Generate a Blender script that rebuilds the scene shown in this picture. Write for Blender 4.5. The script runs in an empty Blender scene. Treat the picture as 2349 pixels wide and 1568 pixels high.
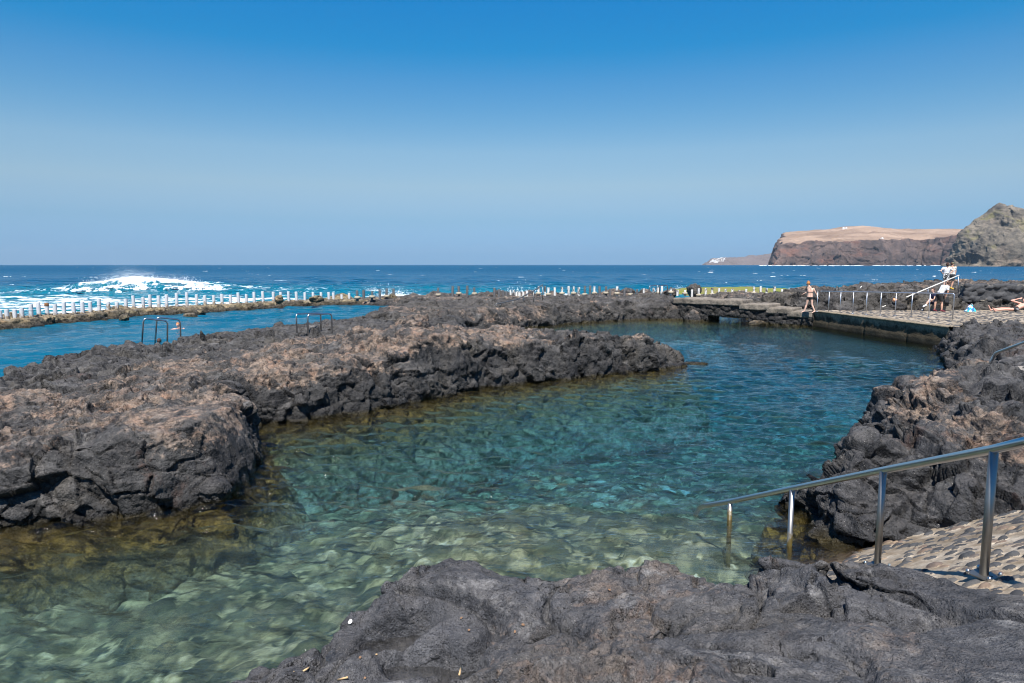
import bpy, bmesh, math, random, time
import numpy as np
from mathutils import Vector, Matrix
T0 = time.time()
random.seed(7)
sc = bpy.context.scene
COL = sc.collection
R = math.radians

# ------------------------------------------------------------------ camera
CAM_Z = 3.4
PITCH = R(6.42)
cam_d = bpy.data.cameras.new('camera')
cam = bpy.data.objects.new('camera', cam_d); COL.objects.link(cam); sc.camera = cam
cam_d.lens = 24; cam_d.sensor_width = 36
cam_d.clip_start = 0.05; cam_d.clip_end = 60000
cam.location = (0, 0, CAM_Z); cam.rotation_euler = (R(90) - PITCH, 0, 0)

# ------------------------------------------------------------------ sky and sun
SUN_EL, SUN_AZ = R(58), R(184)            # azimuth clockwise from +Y: behind the camera
w = bpy.data.worlds.new('World'); sc.world = w; w.use_nodes = True
nt = w.node_tree; bg = nt.nodes['Background']
sky = nt.nodes.new('ShaderNodeTexSky'); sky.sky_type = 'NISHITA'; sky.sun_disc = False
sky.sun_elevation = SUN_EL; sky.sun_rotation = SUN_AZ
sky.altitude = 0; sky.air_density = 1.0; sky.dust_density = 0.0; sky.ozone_density = 3.5
tint = nt.nodes.new('ShaderNodeMix'); tint.data_type = 'RGBA'; tint.blend_type = 'MULTIPLY'
tint.inputs['Factor'].default_value = 1
tint.inputs['B'].default_value = (0.80, 0.97, 1.10, 1)
gm = nt.nodes.new('ShaderNodeHueSaturation'); gm.inputs['Saturation'].default_value = 1.1
nt.links.new(sky.outputs[0], tint.inputs['A'])
nt.links.new(tint.outputs['Result'], gm.inputs['Color'])
geo = nt.nodes.new('ShaderNodeNewGeometry'); sx = nt.nodes.new('ShaderNodeSeparateXYZ')
nt.links.new(geo.outputs['Incoming'], sx.inputs[0])
ab = nt.nodes.new('ShaderNodeMath'); ab.operation = 'ABSOLUTE'; nt.links.new(sx.outputs['Z'], ab.inputs[0])
crv = nt.nodes.new('ShaderNodeValToRGB')                    # clear sea air: takes the yellow out of the band above the horizon
SKYC = [(0.0005, (0.165, 0.315, 0.66)), (0.0143, (0.19, 0.328, 0.62)), (0.063, (0.43, 0.46, 0.55)), (0.1106, (0.849, 0.653, 0.563)), (0.1571, (0.938, 0.759, 0.63)), (0.202, (0.687, 0.753, 0.677)), (0.2452, (0.469, 0.737, 0.727)), (0.2865, (0.155, 0.719, 0.771)), (0.3449, (0.108, 0.735, 0.847)), (0.5, (0.22, 0.66, 0.86)), (0.8, (0.42, 0.66, 0.80)), (1, (0.45, 0.66, 0.80))]
crv.color_ramp.elements.remove(crv.color_ramp.elements[1])
for i_, (p_, c_) in enumerate(SKYC):
    e_ = crv.color_ramp.elements[0] if i_ == 0 else crv.color_ramp.elements.new(p_)
    e_.position = p_; e_.color = (*c_, 1)
nt.links.new(ab.outputs[0], crv.inputs[0])
mul = nt.nodes.new('ShaderNodeMix'); mul.data_type = 'RGBA'; mul.blend_type = 'MULTIPLY'; mul.inputs['Factor'].default_value = 1
nt.links.new(gm.outputs[0], mul.inputs['A']); nt.links.new(crv.outputs[0], mul.inputs['B'])
nt.links.new(mul.outputs['Result'], bg.inputs[0])
bg.inputs[1].default_value = 0.0945
sl = bpy.data.lights.new('sun', 'SUN'); sl.energy = 5.0; sl.angle = R(0.5); sl.color = (1.0, 0.95, 0.88)
sun = bpy.data.objects.new('sun', sl); COL.objects.link(sun)
sd = Vector((math.sin(SUN_AZ) * math.cos(SUN_EL), math.cos(SUN_AZ) * math.cos(SUN_EL), math.sin(SUN_EL)))
sun.rotation_euler = sd.to_track_quat('Z', 'Y').to_euler(); sun.location = (0, -10, 30)
sc.view_settings.view_transform = 'Standard'; sc.view_settings.look = 'None'
sc.view_settings.exposure = 0.70; sc.view_settings.gamma = 1
cy = sc.cycles
cy.max_bounces = 8; cy.diffuse_bounces = 3; cy.glossy_bounces = 3; cy.transmission_bounces = 6; cy.transparent_max_bounces = 12
cy.volume_bounces = 0
cy.caustics_refractive = False; cy.caustics_reflective = False; cy.use_denoising = True; cy.pixel_filter_type = 'BLACKMAN_HARRIS'; cy.filter_width = 1.05

# ------------------------------------------------------------------ helpers
def D2W(u, v, z=0.0):
    """a point of the 2349 x 1568 sketch, on the level z, in metres"""
    dx = (u - 1174.5) / 1566.0; dy = (784 - v) / 1566.0
    d = Vector((dx, math.cos(PITCH) + dy * math.sin(PITCH), dy * math.cos(PITCH) - math.sin(PITCH)))
    t = (z - CAM_Z) / d.z
    return (d.x * t, d.y * t, z)
def D2Y(u, v, Y):
    dx = (u - 1174.5) / 1566.0; dy = (784 - v) / 1566.0
    d = Vector((dx, math.cos(PITCH) + dy * math.sin(PITCH), dy * math.cos(PITCH) - math.sin(PITCH)))
    t = Y / d.y
    return (d.x * t, Y, CAM_Z + d.z * t)
def W2(u, v, z=0.0):
    p = D2W(u, v, z); return (p[0], p[1])

def tag(o, label=None, cat=None, group=None, kind=None):
    if label: o['label'] = label
    if cat: o['category'] = cat
    if group: o['group'] = group
    if kind: o['kind'] = kind
    return o
def empty(name, loc, rz=0):
    o = bpy.data.objects.new(name, None); COL.objects.link(o); o.location = loc; o.rotation_euler = (0, 0, rz)
    o.empty_display_size = 0.2
    return o
def mesh_np(name, V, F, mat=None, parent=None, smooth=True, attrs=None, link=True):
    """V (n,3); F (m,k) all of one size, or a list of such arrays"""
    m = bpy.data.meshes.new(name)
    V = np.asarray(V, np.float32)
    Fs = F if isinstance(F, list) and isinstance(F[0], np.ndarray) else [F]
    Fs = [np.asarray(f, np.int32) for f in Fs if len(f)]
    idx = np.concatenate([f.ravel() for f in Fs]); sizes = np.concatenate([np.full(len(f), f.shape[1]) for f in Fs])
    st = np.concatenate([[0], np.cumsum(sizes)[:-1]]).astype(np.int32)
    m.vertices.add(len(V)); m.vertices.foreach_set('co', V.ravel())
    m.loops.add(len(idx)); m.loops.foreach_set('vertex_index', idx)
    m.polygons.add(len(sizes)); m.polygons.foreach_set('loop_start', st)
    m.update(calc_edges=True)
    m.polygons.foreach_set('use_smooth', np.full(len(sizes), bool(smooth)))
    if attrs:
        for k, a in attrs.items():
            at = m.attributes.new(k, 'FLOAT', 'POINT'); at.data.foreach_set('value', np.asarray(a, np.float32))
    if mat: m.materials.append(mat)
    if not link: return m
    o = bpy.data.objects.new(name, m); COL.objects.link(o)
    if parent: o.parent = parent
    return o

# --- noise
_rng = np.random.default_rng(11)
_perm = _rng.permutation(256).astype(np.int32); _perm = np.concatenate([_perm, _perm, _perm])
_g = _rng.normal(size=(256, 3)); _g /= np.linalg.norm(_g, axis=1)[:, None]; _g = _g.astype(np.float32)
_rv = _rng.random((256, 6)).astype(np.float32)
def pn(p):
    p = np.asarray(p, np.float32); i = np.floor(p).astype(np.int32); f = p - i; i &= 255
    u = f * f * f * (f * (f * 6 - 15) + 10)
    out = np.zeros(len(p), np.float32)
    for a in (0, 1):
        wx = u[:, 0] if a else 1 - u[:, 0]; pa = _perm[(i[:, 0] + a) & 255]
        for b in (0, 1):
            wy = wx * (u[:, 1] if b else 1 - u[:, 1]); pb = _perm[pa + ((i[:, 1] + b) & 255)]
            for c in (0, 1):
                g = _g[_perm[pb + ((i[:, 2] + c) & 255)]]
                d = g[:, 0] * (f[:, 0] - a) + g[:, 1] * (f[:, 1] - b) + g[:, 2] * (f[:, 2] - c)
                out += wy * (u[:, 2] if c else 1 - u[:, 2]) * d
    return out * 1.6
def fbm(p, oct=4, gain=.5, lac=2.03):
    o = 0; a = 1.0
    for k in range(oct):
        o = o + a * pn(p + 17.3 * k); p = p * lac; a *= gain
    return o
def ridged(p, oct=4, gain=.55):
    o = 0; a = 1.0; n = 0
    for k in range(oct):
        o = o + a * (1 - 2 * np.abs(pn(p + 9.1 * k))); n += a; p = p * 2.1; a *= gain
    return o / n
def voro(p, jit=.95):
    """cellular noise: F1, F2, cell id, vector to the cell's point"""
    p = np.asarray(p, np.float32); i = np.floor(p).astype(np.int32); f = p - i
    n = len(p); F1 = np.full(n, 9., np.float32); F2 = np.full(n, 9., np.float32)
    ID = np.zeros(n, np.int32); K = np.zeros(n, np.int8); k = 0
    T = (.5 + (_rv[:, :3] - .5) * jit).astype(np.float32)
    TX, TY, TZ = T[:, 0].copy(), T[:, 1].copy(), T[:, 2].copy()
    fx, fy, fz = f[:, 0].copy(), f[:, 1].copy(), f[:, 2].copy()
    off = []
    for a in (-1, 0, 1):
        pa = _perm[(i[:, 0] + a) & 255]
        for b in (-1, 0, 1):
            pb = _perm[pa + ((i[:, 1] + b) & 255)]
            for c in (-1, 0, 1):
                h = _perm[pb + ((i[:, 2] + c) & 255)]
                x = TX[h]; x += a; x -= fx; y = TY[h]; y += b; y -= fy; z = TZ[h]; z += c; z -= fz
                d = x * x; d += y * y; d += z * z
                n1 = d < F1
                np.minimum(F2, np.where(n1, F1, d), out=F2); np.minimum(F1, d, out=F1)
                np.copyto(ID, h, where=n1); np.copyto(K, k, where=n1)
                off.append((a, b, c)); k += 1
    C = T[ID] + np.array(off, np.float32)[K] - f
    return np.sqrt(F1), np.sqrt(F2), ID, C
def sm(x, a, b):
    t = np.clip((x - a) / (b - a), 0, 1); return t * t * (3 - 2 * t)
def sdf(px, py, poly):
    """signed distance to a closed polygon, positive inside"""
    d2 = np.full(px.shape, 1e12); ins = np.zeros(px.shape, bool); n = len(poly)
    for k in range(n):
        ax, ay = poly[k]; bx, by = poly[(k + 1) % n]
        ex, ey = bx - ax, by - ay; L = ex * ex + ey * ey + 1e-12
        t = np.clip(((px - ax) * ex + (py - ay) * ey) / L, 0, 1)
        dx = px - ax - t * ex; dy = py - ay - t * ey
        d2 = np.minimum(d2, dx * dx + dy * dy)
        c = ((ay > py) != (by > py))
        with np.errstate(divide='ignore', invalid='ignore'):
            xx = ax + (py - ay) / (by - ay if by != ay else 1e-9) * ex
        ins ^= c & (px < xx)
    return np.where(ins, 1, -1) * np.sqrt(d2)
def idw(px, py, S, soft=.35, pw=3.2):
    num = 0; den = 0
    for (x, y, z) in S:
        w_ = 1 / (((px - x) ** 2 + (py - y) ** 2) + soft * soft) ** (pw / 2)
        num = num + w_ * z; den = den + w_
    return num / den

def voxel(V, F, size, smooth_it=0):
    """closed mesh -> evenly sized quads (numpy in, numpy out)"""
    m = mesh_np('tmp', V, F, link=False)
    o = bpy.data.objects.new('tmp', m); COL.objects.link(o)
    md = o.modifiers.new('r', 'REMESH'); md.mode = 'VOXEL'; md.voxel_size = size; md.adaptivity = 0
    if smooth_it:
        s = o.modifiers.new('s', 'SMOOTH'); s.iterations = smooth_it; s.factor = .5
    dg = bpy.context.evaluated_depsgraph_get(); e = o.evaluated_get(dg); me = e.to_mesh()
    nv = len(me.vertices); co = np.empty(nv * 3, np.float32); me.vertices.foreach_get('co', co)
    nm = np.empty(nv * 3, np.float32); me.vertex_normals.foreach_get('vector', nm)
    nl = len(me.loops); vi = np.empty(nl, np.int32); me.loops.foreach_get('vertex_index', vi)
    tot = np.empty(len(me.polygons), np.int32); me.polygons.foreach_get('loop_total', tot)
    e.to_mesh_clear(); bpy.data.objects.remove(o); bpy.data.meshes.remove(m)
    assert (tot == 4).all()
    return co.reshape(-1, 3), vi.reshape(-1, 4), nm.reshape(-1, 3)
def normals(V, F):
    n = np.zeros_like(V); a = V[F[:, 2]] - V[F[:, 0]]; b = V[F[:, 3]] - V[F[:, 1]]; c = np.cross(a, b)
    for k in range(4):
        for j in range(3): n[:, j] += np.bincount(F[:, k], c[:, j], len(V))
    return n / (np.linalg.norm(n, axis=1)[:, None] + 1e-12)
def solid_grid(xs, ys, Z, zb):
    nx, ny = len(xs), len(ys)
    X, Y = np.meshgrid(xs, ys)
    top = np.stack([X, Y, Z], -1).reshape(-1, 3); bot = np.stack([X, Y, np.full_like(Z, zb)], -1).reshape(-1, 3)
    i = np.arange(nx * ny).reshape(ny, nx); N = nx * ny
    Ft = np.stack([i[:-1, :-1], i[:-1, 1:], i[1:, 1:], i[1:, :-1]], -1).reshape(-1, 4)
    Fb = Ft[:, ::-1] + N
    def side(a): return np.stack([a[:-1], a[:-1] + N, a[1:] + N, a[1:]], -1)
    S = np.concatenate([side(i[0, ::-1]), side(i[-1, :]), side(i[:, 0]), side(i[::-1, -1])])
    return np.concatenate([top, bot]), np.concatenate([Ft, Fb, S])

def drop_faces(V, F, A, keep):
    F = F[keep]; u = np.unique(F); mp = np.full(len(V), -1, np.int32); mp[u] = np.arange(len(u))
    return V[u], mp[F], {k: a[u] for k, a in A.items()}

def rock_detail(V, N, rust, amp=1.0, big=.75, small=.22, scoria=1.0, smoothrock=0.0, scale=1.0, calm=()):
    """fractured basalt on bare faces, knobbly scoria where rust is high"""
    Vs = V / scale
    warp = np.stack([fbm(Vs * .9 + 5, 3), fbm(Vs * .9 + 25, 3), fbm(Vs * .9 + 45, 3)], -1)
    q = Vs + warp * .42 * big
    m1 = np.clip(.55 + .9 * pn(Vs * .5 + 70), 0, 1)         # how blocky this stretch is
    sh = np.array([[1, .35, .1], [-.3, 1, .25], [.1, -.2, 1.45]], np.float32)
    F1, F2, ID, C = voro((q @ sh) / big)
    r = _rv[ID]; tilt = ((r[:, 3:6] - .5) * C).sum(1)
    ck1 = (1 - sm(F2 - F1, 0.0, .05)) * m1
    d = (.20 * (r[:, 0] - .45) + .42 * tilt) * (.35 + .65 * m1) - .05 * ck1
    q2 = Vs + warp * .16 + 3.7
    F1, F2, ID, C2 = voro((q2 @ sh.T) / (small * 1.9))
    r2 = _rv[ID]; m2 = np.clip(.5 + 1.1 * pn(Vs * .9 + 170), 0, 1)
    ck2 = (1 - sm(F2 - F1, 0, .07)) * m2
    d2 = (.11 * (r2[:, 1] - .5) + .30 * ((r2[:, 3:6] - .5) * C2).sum(1)) * (small * 1.9 / .42) * (.3 + .7 * m2) - .022 * ck2
    # tilted layers with undercut lips, and a coarse crumble
    la = Vs[:, 2] * 3.2 + Vs[:, 0] * .5 + 1.6 * fbm(Vs * .7 + 300, 3)
    st = la - np.floor(la); lay = (st ** 3 - .25) * .11 * np.clip(.25 + 1.3 * pn(Vs * .6 + 222), 0, 1) * (1 - np.abs(N[:, 2])).clip(.15, 1)
    fine = .055 * fbm(Vs * 2.3, 5, .56) + .030 * ridged(Vs * 4.7 + 60, 3)
    sf_ = 1 - smoothrock
    bare = d * big / .75 * sf_ + d2 * (1 - .8 * smoothrock) + lay * sf_ + fine * (1 - .5 * smoothrock)
    kn = ridged(q2 * 2.3 + 3, 4)
    kn2 = ridged(q2 * 7.0 + 8, 3)
    sco = (.17 * (kn - .35) + .055 * kn2 + .02 * fbm(Vs * 15, 2)) * scoria
    disp = (bare * (1 - .6 * rust) + sco * rust) * amp * scale
    for (cx, cy__, cr, f) in calm:                          # stretches of smooth unbroken rock
        g = np.exp(-(((V[:, 0] - cx) ** 2 + (V[:, 1] - cy__) ** 2) / cr ** 2) ** 2); disp *= 1 - (1 - f) * g; ck2 = ck2 * (1 - g)
    return V + N * disp[:, None], np.clip(ck1 + .7 * ck2, 0, 1) * (1 - rust)

def build_mass(name, hfun, box, tiles, mat, zb=-1.7, rustf=None, detail=None, cut=-1.5, kind='structure', post=None, coarse=1.6, scale=1.0, dedge=None):
    """tiles: (ymin, ymax, voxel) in metres; one mesh out of all of them"""
    x0, x1 = box; VV = []; FF = []; RR = []; CC = []; off = 0
    for (ya, yb, vs) in tiles:
        g = vs * coarse; m = max(6 * vs, .12)
        xs = np.arange(max(x0, -.8 * yb - 3), min(x1, .8 * yb + 2.2) + g, g); ys = np.arange(ya - m, yb + m + g, g)
        X, Y = np.meshgrid(xs, ys); Z = hfun(X, Y)
        col = (Z > zb + .35).any(axis=0); k = np.where(col)[0]
        if not len(k): continue
        a, b = max(k[0] - 3, 0), min(k[-1] + 4, len(xs)); xs = xs[a:b]; Z = Z[:, a:b]
        Vg, Fg = solid_grid(xs, ys, Z, zb)
        V, F, N = voxel(Vg, Fg, vs)
        cy_ = V[F[:, 0], 1]; cz = V[F].mean(1)[:, 2]
        keep = (cy_ >= ya - vs) & (cy_ < yb + vs) & (cz > cut)
        V, F, A = drop_faces(V, F, {'nx': N[:, 0], 'ny': N[:, 1], 'nz': N[:, 2]}, keep)
        N = np.stack([A['nx'], A['ny'], A['nz']], -1)
        rust = rustf(V, N) if rustf else np.zeros(len(V), np.float32)
        if detail is not None:
            V, crack = rock_detail(V, N, rust, **detail)
        else: crack = np.zeros(len(V), np.float32)
        VV.append(V); FF.append(F + off); RR.append(rust); CC.append(crack); off += len(V)
    V = np.concatenate(VV); F = np.concatenate(FF); rust = np.concatenate(RR)
    if scale != 1.0: V = V * scale
    o = mesh_np(name, V, F, mat, attrs={'rust': rust, 'crack': np.concatenate(CC)})
    if kind: o['kind'] = kind
    print('mass', name, len(V), round(time.time() - T0, 1))
    return o

# --- tubes
def fillet(pts, r, n=5):
    pts = [Vector(p) for p in pts]; out = [pts[0]]
    for a, b, c in zip(pts, pts[1:], pts[2:]):
        u = (a - b); v = (c - b); rr = min(r, u.length * .45, v.length * .45)
        p0 = b + u.normalized() * rr; p2 = b + v.normalized() * rr
        for k in range(n + 1):
            t = k / n; out.append(p0 * (1 - t) ** 2 + b * 2 * t * (1 - t) + p2 * t * t)
    out.append(pts[-1]); return out
def tube_arrays(pts, rad, seg=12, caps=True):
    pts = [Vector(p) for p in pts]; n = len(pts)
    rads = rad if isinstance(rad, (list, tuple)) else [rad] * n
    V = []; F = []; t0 = (pts[1] - pts[0]).normalized()
    ref = Vector((0, 0, 1)) if abs(t0.z) < .9 else Vector((1, 0, 0))
    x = t0.cross(ref).normalized()
    for k, p in enumerate(pts):
        t = (pts[min(k + 1, n - 1)] - pts[max(k - 1, 0)]).normalized()
        x = (x - t * x.dot(t)).normalized(); y = t.cross(x)
        for s in range(seg):
            a = 2 * math.pi * s / seg; V.append(p + (x * math.cos(a) + y * math.sin(a)) * rads[k])
    for k in range(n - 1):
        for s in range(seg):
            F.append([k * seg + s, k * seg + (s + 1) % seg, (k + 1) * seg + (s + 1) % seg, (k + 1) * seg + s])
    if caps:
        V.append(pts[0]); V.append(pts[-1]); c0, c1 = n * seg, n * seg + 1
        for s in range(seg):
            F.append([c0, (s + 1) % seg, s]); F.append([c1, (n - 1) * seg + s, (n - 1) * seg + (s + 1) % seg])
    return [tuple(v) for v in V], F
class MB:
    def __init__(s): s.V = []; s.F = []
    def add(s, V, F, M=None):
        o = len(s.V)
        s.V += [tuple((M @ Vector(v)) if M else v) for v in V]; s.F += [[i + o for i in f] for f in F]; return s
    def tube(s, pts, r, seg=12, fil=0, n=5):
        if fil: pts = fillet(pts, fil, n)
        return s.add(*tube_arrays(pts, r, seg))
    def box(s, c, d, rz=0, bev=0.0):
        bm = bmesh.new(); bmesh.ops.create_cube(bm, size=1)
        bmesh.ops.scale(bm, vec=d, verts=bm.verts)
        if bev: bmesh.ops.bevel(bm, geom=bm.edges[:], offset=bev, segments=2, affect='EDGES')
        M = Matrix.Translation(c) @ Matrix.Rotation(rz, 4, 'Z')
        s.add([v.co.copy() for v in bm.verts], [[v.index for v in f.verts] for f in bm.faces], M); bm.free(); return s
    def ball(s, c, r, M=None, seg=12, rings=8):
        bm = bmesh.new(); bmesh.ops.create_uvsphere(bm, u_segments=seg, v_segments=rings, radius=1)
        r = r if hasattr(r, '__len__') else (r, r, r)
        T = Matrix.Translation(c) @ (M or Matrix()) @ Matrix.Diagonal((*r, 1))
        s.add([v.co.copy() for v in bm.verts], [[v.index for v in f.verts] for f in bm.faces], T); bm.free(); return s
    def lathe(s, c, prof, seg=16, M=None):
        V = []; F = []
        for (r, z) in prof:
            for k in range(seg):
                a = 2 * math.pi * k / seg; V.append((r * math.cos(a), r * math.sin(a), z))
        for j in range(len(prof) - 1):
            for k in range(seg): F.append([j * seg + k, j * seg + (k + 1) % seg, (j + 1) * seg + (k + 1) % seg, (j + 1) * seg + k])
        F.append([k for k in range(seg)][::-1]); F.append([(len(prof) - 1) * seg + k for k in range(seg)])
        return s.add(V, F, Matrix.Translation(c) @ (M or Matrix()))
    def build(s, name, mat, parent=None, smooth=True, autosmooth=None):
        m = bpy.data.meshes.new(name); m.from_pydata(s.V, [], s.F); m.update()
        m.polygons.foreach_set('use_smooth', [smooth] * len(m.polygons))
        if autosmooth: m.set_sharp_from_angle(angle=R(autosmooth))
        m.materials.append(mat)
        o = bpy.data.objects.new(name, m); COL.objects.link(o)
        if parent: o.parent = parent
        return o

# ------------------------------------------------------------------ materials
class NT:
    def __init__(s, name):
        s.m = bpy.data.materials.new(name); s.m.use_nodes = True; s.t = s.m.node_tree
        s.b = s.t.nodes['Principled BSDF']; s.out = s.t.nodes['Material Output']
        s.geo = None; s.tc = None
    def n(s, typ, **kw):
        o = s.t.nodes.new(typ)
        for k, v in kw.items():
            if hasattr(o, k): setattr(o, k, v)
        return o
    def l(s, a, b): s.t.links.new(a, b)
    def pos(s, sc_=None, obj=False):
        if obj:
            if not s.tc: s.tc = s.n('ShaderNodeTexCoord')
            p = s.tc.outputs['Object']
        else:
            if not s.geo: s.geo = s.n('ShaderNodeNewGeometry')
            p = s.geo.outputs['Position']
        if sc_ is None: return p
        mp = s.n('ShaderNodeMapping'); mp.inputs['Scale'].default_value = sc_ if hasattr(sc_, '__len__') else (sc_,) * 3
        s.l(p, mp.inputs['Vector']); return mp.outputs[0]
    def noise(s, scale, detail=6, rough=.6, vec=None, dist=0):
        n = s.n('ShaderNodeTexNoise'); n.inputs['Scale'].default_value = scale; n.inputs['Detail'].default_value = detail
        n.inputs['Roughness'].default_value = rough; n.inputs['Distortion'].default_value = dist
        s.l(vec if vec is not None else s.pos(), n.inputs['Vector']); return n.outputs['Fac']
    def voro(s, scale, feat='F1', vec=None, out='Distance', rnd=1.0):
        n = s.n('ShaderNodeTexVoronoi'); n.feature = feat; n.inputs['Scale'].default_value = scale; n.inputs['Randomness'].default_value = rnd
        s.l(vec if vec is not None else s.pos(), n.inputs['Vector']); return n.outputs[out]
    def ramp(s, fac, stops, interp='LINEAR'):
        r = s.n('ShaderNodeValToRGB'); r.color_ramp.interpolation = interp; e = r.color_ramp.elements
        while len(e) > 1: e.remove(e[-1])
        for i, (p, c) in enumerate(stops):
            c = c if hasattr(c, '__len__') else (c, c, c)
            el = e[0] if i == 0 else e.new(p)
            el.position = p; el.color = (*c[:3], 1)
        s.l(fac, r.inputs[0]); return r.outputs[0]
    def mix(s, f, a, b, mode='MIX'):
        n = s.n('ShaderNodeMix'); n.data_type = 'RGBA'; n.blend_type = mode
        for inp, v in (('Factor', f), ('A', a), ('B', b)):
            if isinstance(v, bpy.types.NodeSocket): s.l(v, n.inputs[inp])
            elif inp == 'Factor': n.inputs[inp].default_value = v
            else: n.inputs[inp].default_value = (*v[:3], 1) if hasattr(v, '__len__') else (v, v, v, 1)
        return n.outputs['Result']
    def math(s, op, a, b=None, clamp=False):
        n = s.n('ShaderNodeMath'); n.operation = op; n.use_clamp = clamp
        for i, v in enumerate((a, b)):
            if v is None: continue
            if isinstance(v, bpy.types.NodeSocket): s.l(v, n.inputs[i])
            else: n.inputs[i].default_value = v
        return n.outputs[0]
    def attr(s, name):
        a = s.n('ShaderNodeAttribute'); a.attribute_name = name; return a.outputs['Fac']
    def xyz(s, i, src=None):
        n = s.n('ShaderNodeSeparateXYZ'); s.l(src if src is not None else s.pos(), n.inputs[0]); return n.outputs[i]
    def mr(s, v, a, b, c=0, d=1):
        n = s.n('ShaderNodeMapRange'); s.l(v, n.inputs[0])
        for i, q in enumerate((a, b, c, d)): n.inputs[i + 1].default_value = q
        return n.outputs[0]
    def bump(s, h, dist, strength=1.0, nrm=None):
        b = s.n('ShaderNodeBump'); b.inputs['Distance'].default_value = dist; b.inputs['Strength'].default_value = strength
        s.l(h, b.inputs['Height'])
        if nrm is not None: s.l(nrm, b.inputs['Normal'])
        return b.outputs[0]
    def set(s, **kw):
        for k, v in kw.items():
            k = k.replace('_', ' ')
            if isinstance(v, bpy.types.NodeSocket): s.l(v, s.b.inputs[k])
            else: s.b.inputs[k].default_value = (*v[:3], 1) if hasattr(v, '__len__') else v
        return s.m

def plain(name, col, rough=.6, metal=0, bumpd=0, bscale=60, var=.15, obj=False):
    t = NT(name); n = t.noise(bscale * .2, 4, vec=t.pos(obj=obj))
    c = t.mix(n, tuple(x * (1 - var) for x in col), tuple(min(1, x * (1 + var)) for x in col))
    t.set(Base_Color=c, Roughness=rough, Metallic=metal)
    if bumpd: t.set(Normal=t.bump(t.noise(bscale, 4, vec=t.pos(obj=obj)), bumpd))
    return t.m

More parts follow.
